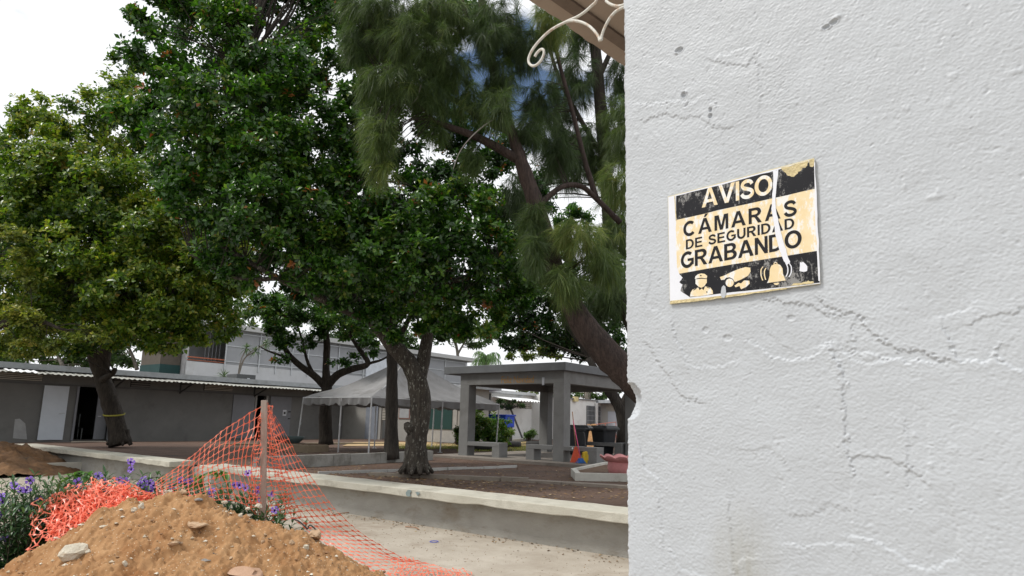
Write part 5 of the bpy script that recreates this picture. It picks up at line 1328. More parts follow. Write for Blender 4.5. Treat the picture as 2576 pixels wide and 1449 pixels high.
FLW = {  # plant spots: px, base py, top py, depth, flowers
 0: (18, 1440, 1232, 5.9, [(3, 1250), (8, 1262), (12, 1355), (4, 1295)], 'purple flowering plant cut by the left picture edge'),
 1: (62, 1430, 1200, 6.0, [(34, 1220), (52, 1235), (66, 1234), (38, 1226), (76, 1208)], 'tall purple flowering plant left of the orange net heap'),
 2: (105, 1410, 1196, 6.15, [(66, 1324), (85, 1268), (102, 1258), (60, 1285), (74, 1278)], 'purple flowering plant at the left end of the net heap, dark leaves drooping'),
 3: (160, 1350, 1202, 6.35, [(148, 1238), (142, 1305), (188, 1295), (196, 1214)], 'purple flowering plant poking through the net heap'),
 4: (215, 1330, 1205, 6.5, [(203, 1232), (262, 1212), (200, 1209)], 'purple flowering plant behind the net heap middle'),
 5: (275, 1320, 1190, 6.6, [(247, 1198), (300, 1208), (315, 1211), (264, 1232)], 'purple flowering plant behind the crest of the net heap'),
 6: (328, 1310, 1192, 6.7, [(328, 1163), (331, 1181), (361, 1208), (353, 1222)], 'tallest purple flowering stem standing over the right end of the net heap'),
 7: (385, 1300, 1195, 6.7, [(375, 1225), (376, 1216), (386, 1222), (380, 1236), (375, 1233)], 'purple flowering plant between the net heap and the strung net'),
 8: (440, 1300, 1200, 6.8, [(455, 1210), (470, 1216)], 'purple flowering plant behind the left net sail'),
 9: (505, 1300, 1205, 6.8, [(476, 1209), (430, 1225)], 'purple flowering plant low behind the net middle'),
 10: (560, 1300, 1220, 6.7, [(533, 1236), (532, 1246)], 'purple flowering plant right of the mound crest'),
 11: (595, 1310, 1218, 6.6, [(588, 1220), (602, 1221), (574, 1256), (618, 1228)], 'purple flowering plant with a row of open blooms beside the stake'),
 12: (640, 1310, 1232, 6.5, [(646, 1238), (650, 1233), (658, 1259), (624, 1191)], 'purple flowering plant right at the foot of the stake'),
 13: (690, 1320, 1272, 6.5, [(691, 1284), (683, 1243)], 'small purple flowering plant behind the right net sail'),
}
for q, (px, pyb, pyt, Y, fl_, lb) in FLW.items():
    ruellia(px, pyb, pyt, Y, lb, n_st=(38 if q < 3 else 22) - (8 if q == 13 else 0), spread=.36 if q < 3 else .27, flowers=fl_, zb=.10)
# the bed's low concrete edge at lower left
a = gnd(-40, 1560, 0)
be = [at(-60, 1478, 5.5), at(100, 1420, 5.75)]
MB().box((0, 0, 0), (0, 0, 0)) if False else None
pe = at(95, 1440, 5.75); pe[2] = 0
MB().prism([pe - s_ * 1.6 - f0 * .12, pe + s_ * .1 - f0 * .12, pe + s_ * .1 + f0 * .1, pe - s_ * 1.6 + f0 * .1], (0, 0, .24)).build('bed_edging', mat('bed_conc', (.30, .26, .20), .9, .15, 4, .4, 30), label='low concrete edging of the flower bed at lower left', cat='edging', bevel=.01)
# broad-leaved green sprays among the flowers
def spray(pts, Y, label, n, ls, m, name='green_plant'):
    P = smooth_path([at(x, y, Y) for x, y in pts], 6); e = empty(name, tuple(P[0]), label, 'plant'); v, f, T = [], [], []
    MB().tube(P, np.linspace(.006, .002, len(P)), 5).build('stem', M_STEM, e)
    for q in range(n):
        u = .2 + .8 * q / n; p = np.array([np.interp(u, np.linspace(0, 1, len(P)), P[:, c]) for c in range(3)])
        d = RNG.normal(0, .6, 3) + s_ * (1 if q % 2 else -1) * .6 - zz * .35
        ribbon_leaf(v, f, T, p, d, ls * RNG.uniform(.7, 1.1), ls * .5, .35, float(np.clip(RNG.normal(.55, .2), 0, 1)))
    link_mesh('foliage', v, f, m, e, tint=T)
M_BR = leafmat('broad_leaf', [(0, (.04, .10, .02)), (.5, (.08, .20, .035)), (1, (.15, .28, .05))], .4, .35)
spray([(160, 1245), (168, 1212), (185, 1196), (212, 1188), (236, 1206)], 6.5, 'bright green broad leaved spray arching over the net heap', 26, .11, M_BR)
spray([(470, 1265), (478, 1225), (500, 1200), (540, 1185), (578, 1190)], 6.75, 'green broad leaved spray behind the left net sail', 26, .11, M_BR)
spray([(360, 1260), (362, 1225), (372, 1205), (392, 1200), (410, 1202)], 6.8, 'small pale green leafy shoot between net heap and net sail', 14, .09, M_BR)
# ------------------------------------------------------------------ trees
def bark(name, c1, c2, spots=None, bscale=18):
    m = mat(name, c1, .95, .2, 6, 0, col2=c2, ssc=(1, 1, .35))
    n = m.node_tree.nodes; l = m.node_tree.links.new; b = n['Principled BSDF']
    c = n.new('ShaderNodeTexCoord'); mp_ = n.new('ShaderNodeMapping'); mp_.inputs['Scale'].default_value = (bscale, bscale, bscale * .18); l(c.outputs['Object'], mp_.inputs[0])
    no = n.new('ShaderNodeTexNoise'); no.inputs['Scale'].default_value = 1; no.inputs['Detail'].default_value = 7; no.inputs['Roughness'].default_value = .7; l(mp_.outputs[0], no.inputs[0])
    bp = n.new('ShaderNodeBump'); bp.inputs['Strength'].default_value = 1; bp.inputs['Distance'].default_value = .05; l(no.outputs['Fac'], bp.inputs['Height']); l(bp.outputs[0], b.inputs['Normal'])
    src = b.inputs['Base Color'].links[0].from_socket
    rr = n.new('ShaderNodeValToRGB'); rr.color_ramp.elements[0].position = .36; rr.color_ramp.elements[0].color = (.45, .45, .45, 1); rr.color_ramp.elements[1].position = .6
    l(no.outputs['Fac'], rr.inputs[0]); m1 = n.new('ShaderNodeMix'); m1.data_type = 'RGBA'; m1.blend_type = 'MULTIPLY'; m1.inputs[0].default_value = 1
    l(src, m1.inputs[6]); l(rr.outputs[0], m1.inputs[7]); last = m1.outputs[2]
    if spots:
        mq = n.new('ShaderNodeMapping'); mq.inputs['Scale'].default_value = (26, 26, 9); l(c.outputs['Object'], mq.inputs[0])
        n2 = n.new('ShaderNodeTexNoise'); n2.inputs['Scale'].default_value = 1; n2.inputs['Detail'].default_value = 6; n2.inputs['Roughness'].default_value = .75; l(mq.outputs[0], n2.inputs[0])
        r2 = n.new('ShaderNodeValToRGB'); r2.color_ramp.elements[0].position = .57; r2.color_ramp.elements[1].position = .61; l(n2.outputs['Fac'], r2.inputs[0])
        mm = n.new('ShaderNodeMix'); mm.data_type = 'RGBA'; mm.inputs[7].default_value = (*spots, 1); l(r2.outputs[0], mm.inputs[0]); l(last, mm.inputs[6]); last = mm.outputs[2]
    l(last, b.inputs['Base Color'])
    return m
M_BK = bark('bark_dark', (.035, .028, .022), (.07, .057, .046))
M_BKS = bark('bark_flecked', (.045, .037, .030), (.085, .072, .058), spots=(.25, .245, .21))
M_BKC = bark('bark_casuarina', (.042, .029, .025), (.095, .066, .056), bscale=30)
M_BKL = bark('bark_pale', (.22, .19, .16), (.33, .30, .26))
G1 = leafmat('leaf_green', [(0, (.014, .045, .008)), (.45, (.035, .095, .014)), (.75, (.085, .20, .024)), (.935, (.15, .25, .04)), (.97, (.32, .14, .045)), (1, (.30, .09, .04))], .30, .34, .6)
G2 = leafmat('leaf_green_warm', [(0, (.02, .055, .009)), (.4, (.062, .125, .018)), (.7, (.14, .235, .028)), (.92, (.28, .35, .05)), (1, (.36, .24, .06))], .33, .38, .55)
G3 = leafmat('leaf_yellowgreen', [(0, (.06, .09, .015)), (.4, (.14, .19, .03)), (.75, (.26, .29, .05)), (1, (.42, .38, .09))], .4, .35)
G4 = leafmat('leaf_far_green', [(0, (.03, .06, .02)), (.5, (.06, .12, .03)), (1, (.14, .22, .06))], .5, .35)
GC = leafmat('needle_green', [(0, (.03, .055, .018)), (.5, (.06, .10, .026)), (.85, (.14, .20, .045)), (1, (.24, .25, .07))], .5, .4)

def unit(a): return a / (np.linalg.norm(a, axis=-1, keepdims=True) + 1e-9)
def leaf_cloud(blobs, n_ros, L, m, name, parent, per=7, aspect=.46, seed=1, shell=.35, tint_mu=.42, droop=.0, tint_sd=.24, curl=.16):
    """rosettes of broad leaves spread through ellipsoid blobs; 4 triangles a leaf"""
    g = np.random.default_rng(seed)
    Cs, Ax = [], []; B = []
    for (px, py, Y, rx, ry) in blobs:
        c = at(px, py, Y); a = rx * Y / 1600; b = ry * Y / 1600; B.append((c, a, b, a * b))
    W = np.array([b[3] for b in B]); W = W / W.sum(); cnt = g.multinomial(n_ros, W)
    tshift = []
    for (c, a, b, _), n in zip(B, cnt):
        d = unit(g.standard_normal((n, 3))); r = (shell + (1 - shell) * g.random(n)) ** .55
        # rosettes gather into boughs so that the outline is broken
        nb = max(4, n // 30); bo = unit(g.standard_normal((nb, 3))) * ((.35 + .7 * g.random(nb)) ** .6)[:, None]
        pick = g.integers(0, nb, n); q = np.where((g.random(n) < .9)[:, None], bo[pick] + g.normal(0, .125, (n, 3)), d * r[:, None])
        dep = min(a, b) * 1.15
        pos = c + r0 * (q[:, :1] * a) + f0 * (q[:, 1:2] * dep) + zz * (q[:, 2:] * b)
        axv = unit(unit(pos - c) * .7 + zz * .55 + g.normal(0, .5, (n, 3)) - zz * droop)
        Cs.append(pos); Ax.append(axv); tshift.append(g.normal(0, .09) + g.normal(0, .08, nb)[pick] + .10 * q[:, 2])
    Cs = np.vstack(Cs); Ax = np.vstack(Ax); ts = np.concatenate(tshift); n = len(Cs)
    u = unit(np.cross(Ax, g.standard_normal((n, 3)))); w = np.cross(Ax, u)
    ang = (np.arange(per) * 2.4)[None] + g.random((n, 1)) * 6.28
    tilt = g.uniform(.75, 1.45, (n, per))
    dirn = (np.cos(ang)[..., None] * u[:, None] + np.sin(ang)[..., None] * w[:, None]) * np.sin(tilt)[..., None] + Ax[:, None] * np.cos(tilt)[..., None]
    dirn = dirn - zz * .15; dirn = unit(dirn)
    base = Cs[:, None] + g.normal(0, .25, (n, per, 1)) * Ax[:, None] * L
    side = unit(np.cross(dirn, Ax[:, None] + g.normal(0, .35, (n, per, 3)))); nor = np.cross(side, dirn)
    Ln = L * g.uniform(.6, 1.12, (n, per, 1)); Wd = Ln * aspect * g.uniform(.85, 1.15, (n, per, 1))
    b0 = base + dirn * Ln * .12; mid = base + dirn * Ln * .60 - nor * Ln * .02
    l1 = base + dirn * Ln * .62 - side * Wd * .5 + nor * Wd * curl; r1 = base + dirn * Ln * .62 + side * Wd * .5 + nor * Wd * curl
    tip = base + dirn * Ln - nor * Ln * .10
    V_ = np.stack([b0, mid, l1, r1, tip], 2).reshape(-1, 3); nl = n * per; k = np.arange(nl)[:, None] * 5
    F_ = np.concatenate([k + [0, 1, 2], k + [0, 3, 1], k + [1, 4, 2], k + [1, 3, 4]], 0)
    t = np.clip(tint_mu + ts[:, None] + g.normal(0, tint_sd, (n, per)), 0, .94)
    t = np.where(g.random((n, per)) < .006, g.uniform(.94, 1, (n, per)), t)
    t = np.where((g.random(n) < .005)[:, None], .98, t)
    o = link_mesh(name, V_, F_.astype(np.int32), m, parent, tint=np.repeat(t.ravel(), 5))
    return Cs

def twigs(Cs, limbs, m, parent, n, seed, r=.012):
    """thin branches from the limbs out to some leaf clusters"""
    g = np.random.default_rng(seed); LP = np.vstack(limbs); mb = MB()
    for q in g.choice(len(Cs), min(n, len(Cs)), replace=False):
        c = Cs[q]; d = np.linalg.norm(LP - c, axis=1); a = LP[np.argmin(d + g.random(len(d)) * .8)]; L_ = np.linalg.norm(c - a)
        if L_ < .25: continue
        mid = (a + c) / 2 + g.normal(0, .07, 3) * L_ + zz * .06 * L_
        mb.tube(smooth_path([a, mid, c], 3), np.linspace(r * (.7 + L_ * .35), .004, 7), 4, caps=False)
    if mb.v: mb.build('twigs', m, parent, kind='stuff')
def limb(pts, rpx, Y=None, n=8):
    """pts in picture points with their depth -> tube"""
    P = [at(x, y, d) for x, y, d in pts]; R_ = [r * d / 1600 for r, (_, _, d) in zip(rpx, pts)]
    SP = smooth_path(P, 5); RR = np.interp(np.linspace(0, 1, len(SP)), np.linspace(0, 1, len(P)), R_)
    return SP, RR
def trunk(parent, limbs, m, seed=0):
    out_ = []; first = True
    for pts, rpx in limbs:
        SP, RR = limb(pts, rpx); mb = MB()
        if first:   # flare and knots on the main stem
            RR = RR.copy(); t = np.linspace(0, 1, len(RR)); RR *= 1 + .04 * np.sin(t * 23 + seed)
        mb.tube(SP, RR, 14 if first else 9, jit=.12 if first else .08); mb.build('trunk' if first else 'limb', m, parent, smooth=True)
        out_.append(SP); first = False
    return out_
def root_flare(parent, px, py, Y, rpx, m, n=7, seed=0):
    c = at(px, py, Y); g = np.random.default_rng(seed); mb = MB()
    for q in range(n):
        a = 6.28 * q / n + g.random() * .5; d = np.array([math.cos(a), math.sin(a), 0]); r = rpx * Y / 1600
        mb.tube(smooth_path([c + d * r * .45 + zz * r * 1.5, c + d * r * .72 + zz * r * .5, c + d * r * (1.15 + g.random() * .3) - zz * .06], 3), np.linspace(r * .34, r * .14, 7), 7, jit=.1)
    mb.build('root', m, parent, smooth=True)

# --- central tree with flecked trunk and the great dark crown
tb = empty('broadleaf_tree', tuple(at(1047, 1186, 13.0)), 'great dark broadleaf tree with pale flecked trunk leaning left over the court', 'tree')
B_limbs = [([(1047, 1190, 13.0), (1046, 1120, 13.0), (1058, 1050, 13.0), (1054, 975, 13), (1030, 915, 13), (985, 865, 12.9), (940, 810, 12.8), (880, 740, 12.5), (800, 640, 12.2)], [30, 26, 25.5, 25, 23, 19, 15, 12, 8]),
    ([(1050, 985, 13), (1066, 900, 13.1), (1080, 820, 13.2), (1105, 720, 13), (1130, 600, 12.8)], [17, 17, 14, 11, 7]),
    ([(1080, 820, 13.2), (1040, 700, 12.6), (1000, 560, 12), (960, 430, 11.5)], [13, 11, 8, 5]),
    ([(940, 810, 12.8), (830, 760, 12), (700, 700, 11.3), (560, 620, 11)], [13, 11, 8, 5]),
    ([(800, 640, 12.2), (740, 500, 12), (680, 340, 11.8), (620, 160, 11.6)], [10, 8, 6, 3]),
    ([(1105, 720, 13), (1190, 690, 12.5), (1260, 660, 12)], [8, 6, 3]),
    ([(700, 700, 11.3), (600, 700, 11), (480, 640, 10.8)], [7, 5, 3])]
lb = trunk(tb, B_limbs, M_BKS); root_flare(tb, 1047, 1182, 13.0, 33, M_BKS, n=9, seed=3)
kn = at(1028, 1078, 12.9); v, f = rock(kn, .14, 1, 1, 1.3, 77); link_mesh('knot', v, f, M_BKS, tb, smooth=True)
Bb = [(400, 60, 11.5, 75, 85), (520, 10, 11.8, 110, 90), (610, 110, 11.6, 120, 105), (430, 190, 11, 105, 100), (560, 260, 11, 130, 110), (700, 190, 11.5, 110, 95), (770, 300, 11.6, 100, 100),
      (650, 380, 11, 130, 110), (480, 390, 10.8, 120, 110), (800, 430, 11.6, 105, 95), (620, 520, 10.8, 130, 100), (760, 560, 11.2, 130, 100), (900, 520, 11.5, 100, 95), (880, 650, 11.3, 120, 80),
      (740, 670, 11, 110, 55), (1010, 560, 11.4, 110, 85), (1040, 680, 11.4, 120, 80), (1150, 520, 11.8, 95, 80), (1150, 640, 11.6, 100, 75), (1235, 620, 11.8, 75, 75), (1262, 705, 11.8, 80, 48),
      (1180, 770, 12, 80, 55), (1060, 790, 12.2, 85, 48), (1320, 705, 11.8, 36, 26), (960, 760, 12.2, 75, 50), (840, 735, 12, 75, 42), (1090, 460, 12, 80, 50), (560, 640, 10.8, 80, 60), (500, 500, 10.6, 100, 80), (930, 320, 12.5, 60, 80), (880, 210, 12.5, 70, 90),
      (360, 280, 11.4, 60, 90), (560, 400, 10.9, 110, 90), (700, 460, 11, 100, 80), (700, 590, 11, 100, 60), (850, 560, 11.3, 80, 70), (960, 640, 11.4, 80, 60), (560, -120, 12.5, 170, 110), (780, -60, 13, 120, 110), (700, -260, 13.5, 200, 120), (420, -90, 12, 60, 60), (1100, 590, 11.6, 60, 50),
      (1120, 830, 12.4, 80, 34), (1220, 810, 12.3, 70, 44), (1010, 830, 12.6, 60, 28), (1290, 650, 12, 50, 60), (1280, 760, 12.2, 55, 45), (930, 800, 12.4, 55, 34), (1060, 620, 11.6, 100, 70), (640, 690, 11.2, 70, 40),
      (860, 120, 12, 60, 70), (840, 30, 12, 70, 60), (900, 240, 12, 55, 60), (920, 430, 11.8, 60, 60), (860, 340, 11.8, 60, 70), (790, 130, 12, 60, 80)]
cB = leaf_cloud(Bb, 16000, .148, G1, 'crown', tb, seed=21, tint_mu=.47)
# deeper, higher leaves added to shade the crown, tinted dark as shade too
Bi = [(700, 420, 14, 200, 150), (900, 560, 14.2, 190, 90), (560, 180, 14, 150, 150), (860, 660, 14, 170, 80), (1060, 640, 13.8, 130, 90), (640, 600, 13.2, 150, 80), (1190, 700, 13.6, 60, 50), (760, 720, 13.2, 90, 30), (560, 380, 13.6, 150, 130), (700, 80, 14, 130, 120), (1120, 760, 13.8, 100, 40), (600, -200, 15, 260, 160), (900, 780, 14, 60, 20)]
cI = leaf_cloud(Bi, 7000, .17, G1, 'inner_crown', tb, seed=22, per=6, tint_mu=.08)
twigs(cB, lb, M_BK, tb, 420, 5)

# --- left tree with leaning dark trunk and yellow tape
ta = empty('broadleaf_tree', tuple(at(300, 1118, 21.5)), 'left broadleaf tree with leaning forked dark trunk tied with yellow tape', 'tree')
A_limbs = [([(303, 1118, 21.5), (290, 1060, 21.5), (268, 985, 21.5), (250, 930, 21.5), (232, 885, 21.3), (200, 820, 21), (160, 740, 20.5), (110, 640, 20)], [25, 21, 19, 18, 14, 10, 8, 5]),
    ([(256, 945, 21.5), (262, 890, 21.4), (275, 830, 21), (320, 740, 20.4), (360, 620, 19.6)], [18, 17, 13, 9, 5]), ([(275, 830, 21), (250, 700, 20.5), (230, 560, 20), (240, 400, 19.5)], [11, 8, 6, 4]),
    ([(320, 740, 20.4), (420, 690, 20), (520, 640, 19.5)], [8, 6, 3]), ([(258, 955, 21.3), (282, 940, 21.0), (290, 928, 20.9)], [9, 7, 5])]
la = trunk(ta, A_limbs, M_BK, 2); root_flare(ta, 303, 1114, 21.5, 21, M_BK, 9, seed=4)
Ab = [(110, 300, 18, 80, 75), (215, 290, 18, 70, 70), (278, 215, 18, 30, 58), (330, 300, 18, 90, 90), (40, 410, 18, 85, 90), (150, 470, 17.5, 130, 110), (300, 500, 17.5, 130, 120), (60, 620, 17.5, 110, 110), (200, 680, 17, 140, 105),
      (340, 710, 17.2, 140, 100), (480, 690, 17.5, 110, 100), (560, 760, 18, 70, 50), (110, 790, 17.3, 120, 62), (260, 820, 17.3, 110, 50), (400, 800, 17.5, 105, 58), (520, 620, 17.8, 110, 110), (330, 170, 18.5, 40, 70), (30, 860, 18, 70, 35), (330, 862, 18, 80, 22), (470, 840, 18.2, 70, 25), (395, 590, 17.5, 120, 110), (-20, 520, 17.8, 70, 150),
      (430, 560, 17.6, 100, 100), (470, 760, 17.8, 90, 70), (600, 690, 18, 60, 60), (100, 540, 17.6, 110, 90), (220, 400, 17.8, 110, 90), (-120, 700, 17.5, 120, 150), (530, 835, 17.8, 70, 30), (590, 815, 18, 45, 30), (60, 880, 17.8, 90, 30), (200, 880, 17.6, 60, 25), (430, 872, 17.6, 60, 22)]
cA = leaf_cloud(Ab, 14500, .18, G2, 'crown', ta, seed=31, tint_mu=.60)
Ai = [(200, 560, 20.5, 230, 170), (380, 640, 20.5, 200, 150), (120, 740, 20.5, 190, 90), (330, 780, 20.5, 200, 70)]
leaf_cloud(Ai, 5500, .24, G2, 'inner_crown', ta, seed=32, per=6, tint_mu=.25)  # inner leaves tinted darker than the outer crown, shade put into their colour
twigs(cA, la, M_BK, ta, 260, 6, r=.018)
tp_ = MB(); SPa, RRa = limb(*A_limbs[0]); kk = 7
c = at(287, 1042, 21.5)
rr = 23 * 21.5 / 1600
tp_.lathe([(rr, -.03), (rr + .012, -.02), (rr + .012, .02), (rr, .02)], c, 20, fn=lambda i, th, r: (r, .05 * math.cos(th - 2.2)))
tp_.build('yellow_tape', mat('tape_yellow', (.30, .28, .03), .5), label='thin yellow tape tied round the left leaning trunk', cat='tape')

# --- yellow-green tree at the left edge
ty = empty('yellowgreen_tree', tuple(at(-120, 1125, 16)), 'yellow green leafed tree reaching in from the left edge low down', 'tree')
ly = trunk(ty, [([(-140, 1130, 16), (-130, 1000, 16), (-60, 860, 15.8), (60, 800, 15.6), (160, 830, 15.6)], [20, 17, 12, 7, 3]), ([(-130, 1000, 16), (-100, 800, 16), (-20, 640, 15.8)], [12, 8, 4])], M_BK)
Yb = [(35, 590, 15.6, 50, 32), (10, 660, 15.6, 70, 50), (80, 700, 15.7, 55, 25), (40, 820, 15.5, 75, 50), (140, 850, 15.6, 70, 28), (230, 845, 15.8, 50, 20), (10, 760, 15.6, 50, 35), (60, 880, 15.6, 70, 26)]
cY = leaf_cloud(Yb, 1050, .125, G3, 'crown', ty, seed=41, per=8, tint_mu=.4); twigs(cY, ly, M_BK, ty, 60, 7)

# --- small open-branched tree right of the stake
tc_ = empty('small_tree', tuple(at(818, 1117, 24.5)), 'small open branched tree with upcurved limbs beside the tent', 'tree')
lc = trunk(tc_, [([(820, 1120, 24.5), (818, 1050, 24.5), (822, 975, 24.5), (820, 930, 24.5), (822, 860, 24.3), (815, 780, 24)], [18, 15, 13, 9, 8, 5]),
    ([(820, 975, 24.5), (790, 945, 24.4), (755, 920, 24.2), (725, 890, 24), (705, 850, 24), (695, 800, 24)], [10, 9, 8, 7, 5, 3]),
    ([(822, 970, 24.5), (850, 942, 24.3), (885, 928, 24.1), (925, 915, 24), (905, 880, 24), (880, 840, 24), (865, 780, 24)], [11, 10, 9, 7, 6, 4, 3]),
    ([(790, 945, 24.4), (772, 905, 24.3), (762, 860, 24.2), (740, 800, 24)], [5, 4, 3, 2]), ([(740, 905, 24.1), (680, 885, 24), (650, 870, 24)], [4, 2.5, 1.2]), ([(925, 915, 24), (960, 905, 23.9), (985, 890, 23.8)], [4, 3, 1.5])], M_BK, 3)
Cb = [(760, 775, 24.2, 80, 40), (880, 770, 24.2, 80, 36), (640, 775, 24.0, 46, 30), (700, 830, 23.8, 50, 30), (860, 825, 24, 60, 28), (930, 815, 24, 50, 30), (715, 800, 23.6, 60, 50), (695, 850, 23.6, 35, 30), (790, 770, 23.8, 70, 48), (860, 790, 23.6, 65, 50), (900, 840, 23.4, 40, 28), (748, 862, 23.6, 26, 18), (880, 905, 23.6, 24, 14), (935, 865, 23.4, 30, 26), (668, 770, 23.6, 40, 35), (800, 850, 23.8, 20, 26), (705, 905, 23.6, 22, 10), (845, 915, 23.6, 18, 10)]
cC = leaf_cloud(Cb, 3000, .19, G1, 'crown', tc_, seed=51, per=6, tint_mu=.38); twigs(cC, lc, M_BK, tc_, 190, 8, r=.014)

# --- straight dark trunk between
td = empty('straight_tree', tuple(at(985, 1155, 17.2)), 'straight dark trunked tree just left of the flecked trunk', 'tree')
ld = trunk(td, [([(985, 1156, 17.2), (984, 1080, 17.2), (986, 980, 17.2), (986, 890, 17.2), (978, 800, 17), (960, 700, 16.6)], [18, 16, 14, 13, 11, 7]), ([(985, 880, 17.2), (1030, 800, 17), (1060, 720, 16.8)], [8, 6, 3]), ([(980, 840, 17), (930, 790, 16.8), (880, 760, 16.5)], [7, 5, 3])], bark('bark_black', (.03, .026, .022), (.06, .05, .042)))
Db = [(960, 330, 16, 70, 60), (1000, 130, 16, 90, 80), (1330, 470, 16, 50, 60), (1200, 420, 15.5, 60, 50), (1270, 380, 16, 50, 60), (1180, 330, 16, 60, 50), (1290, 560, 15.5, 60, 60), (1330, 640, 15.5, 50, 60), (900, 150, 16, 60, 80), (820, -20, 16, 90, 60), (1150, 60, 16.5, 90, 60), (1040, 420, 16, 80, 60), (1150, 440, 16, 80, 60), (1230, 520, 16.5, 70, 60), (1080, 520, 16, 90, 60), (1010, 250, 16, 80, 60), (1120, 320, 16, 80, 60), (1260, 600, 17, 60, 60), (900, 400, 16, 60, 80), (960, 720, 16.5, 120, 70), (1070, 730, 16.5, 100, 70), (860, 730, 16.2, 100, 50), (990, 800, 17, 60, 35), (1120, 820, 17, 60, 40)]
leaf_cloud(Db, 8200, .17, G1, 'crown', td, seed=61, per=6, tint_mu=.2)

# --- casuarina with drooping needles
tk_ = empty('casuarina_tree', tuple(at(1740, 1180, 9.2)), 'casuarina tree with thick leaning reddish trunk and drooping needle foliage', 'tree')
K_limbs = [([(1790, 1190, 9.2), (1700, 1060, 9.2), (1600, 960, 9.2), (1525, 888, 9.2), (1455, 800, 9.2), (1395, 670, 9.2), (1350, 520, 9.2), (1312, 410, 9.2), (1280, 310, 9.3), (1240, 170, 9.4), (1215, 20, 9.5), (1195, -120, 9.6)], [48, 45, 41, 37, 31, 25, 21, 18, 14, 12, 11, 10]),
    ([(1300, 400, 9.2), (1240, 365, 9.1), (1175, 335, 9.0), (1095, 308, 8.9)], [13, 12, 10, 8]),
    ([(1285, 330, 9.3), (1215, 300, 9.2), (1160, 262, 9.1), (1110, 235, 9), (1060, 190, 8.9), (990, 172, 8.8), (950, 185, 8.7)], [13, 11, 9, 8, 5, 3, 2]),
    ([(1240, 170, 9.4), (1180, 60, 9.3), (1150, -60, 9.2)], [8, 6, 4]), ([(1350, 520, 9.2), (1410, 472, 9.4), (1460, 468, 9.6), (1500, 500, 9.8), (1560, 560, 10)], [8, 7, 7, 7, 8]),
    ([(1500, 500, 9.8), (1470, 400, 9.8), (1440, 280, 9.8), (1400, 130, 9.8), (1380, 0, 9.8)], [8, 7, 6, 5, 3]), ([(1095, 308, 8.9), (1050, 260, 8.8), (1010, 230, 8.7)], [5, 2.5, 1.5])]
lk = trunk(tk_, K_limbs, M_BKC, 1)
stb = at(1092, 306, 8.9)
t2_ = empty('casuarina_tree', tuple(at(1640, 1180, 12)), 'second casuarina behind, its upright stem beside the white wall edge', 'tree')
l2 = trunk(t2_, [([(1660, 1180, 12), (1640, 1000, 12), (1600, 840, 12), (1550, 720, 12), (1530, 560, 12), (1520, 400, 12), (1505, 200, 12), (1490, 40, 12), (1480, -80, 12)], [30, 27, 22, 18, 16, 15, 16, 15, 13]),
    ([(1530, 560, 12), (1570, 470, 12), (1600, 380, 12)], [9, 7, 5]), ([(1520, 400, 12), (1460, 300, 12), (1400, 180, 12), (1370, 60, 12)], [7, 6, 5, 3]), ([(1505, 200, 12), (1550, 100, 12), (1590, 20, 12)], [8, 6, 4])], M_BK, 5)
def needles(regs, n_tas, m, parent, limbs, L=.30, seed=3, per=52, tmu=.45, w=.0018, spread=.40):
    """tassels of long thin drooping needles; each needle is a slim bent blade"""
    g = np.random.default_rng(seed); C_, D_, T_ = [], [], []; B = [(at(px, py, Y), rx * Y / 1600, ry * Y / 1600, t) for px, py, Y, rx, ry, t in regs]
    W = np.array([a * b for _, a, b, _ in B]); cnt = g.multinomial(n_tas, W / W.sum()); tw = MB(); LP = np.vstack(limbs)
    for (c, a, b, tm), n in zip(B, cnt):
        q = unit(g.standard_normal((n, 3))) * (g.random(n) ** .45)[:, None]
        pos = c + r0 * q[:, :1] * a + f0 * q[:, 1:2] * min(a, b) * 1.1 + zz * q[:, 2:] * b
        dr = unit(q * .5 + g.normal(0, .35, (n, 3)) - zz * .75)
        C_.append(pos); D_.append(dr); T_.append(np.full(n, tm) + g.normal(0, .08, n))
        for p in pos[::4]:
            d = np.linalg.norm(LP - p, axis=1); s = LP[np.argmin(d)]; L_ = d.min()
            if L_ > .2: tw.tube(smooth_path([s, (s + p) / 2 + zz * .12 * L_ + g.normal(0, .05, 3) * L_, p], 3), np.linspace(.005 + .005 * L_, .0022, 7), 4, caps=False)
    C_ = np.vstack(C_); D_ = np.vstack(D_); T_ = np.concatenate(T_); n = len(C_)
    st_ = g.random((n, per, 1)); base = C_[:, None] + D_[:, None] * (st_ - .5) * L * .55
    dd = unit(D_[:, None] + g.normal(0, spread, (n, per, 3)))
    Ln = L * g.uniform(.55, 1.1, (n, per, 1)); mid = base + dd * Ln * .5 - zz * Ln * .05; tip = base + dd * Ln * .92 - zz * Ln * .30
    sd = unit(np.cross(dd, g.standard_normal((n, per, 3)))) * w
    V_ = np.stack([base - sd, base + sd, mid - sd, mid + sd, tip], 2).reshape(-1, 3); k = np.arange(n * per)[:, None] * 5
    F_ = np.concatenate([k + [0, 1, 3], k + [0, 3, 2], k + [2, 3, 4]], 0)
    t = np.clip(T_[:, None] + g.normal(0, .12, (n, per)), 0, 1)
    link_mesh('crown', V_, F_.astype(np.int32), m, parent, tint=np.repeat(t.ravel(), 5)); tw.build('twigs', M_BK, parent, kind='stuff')
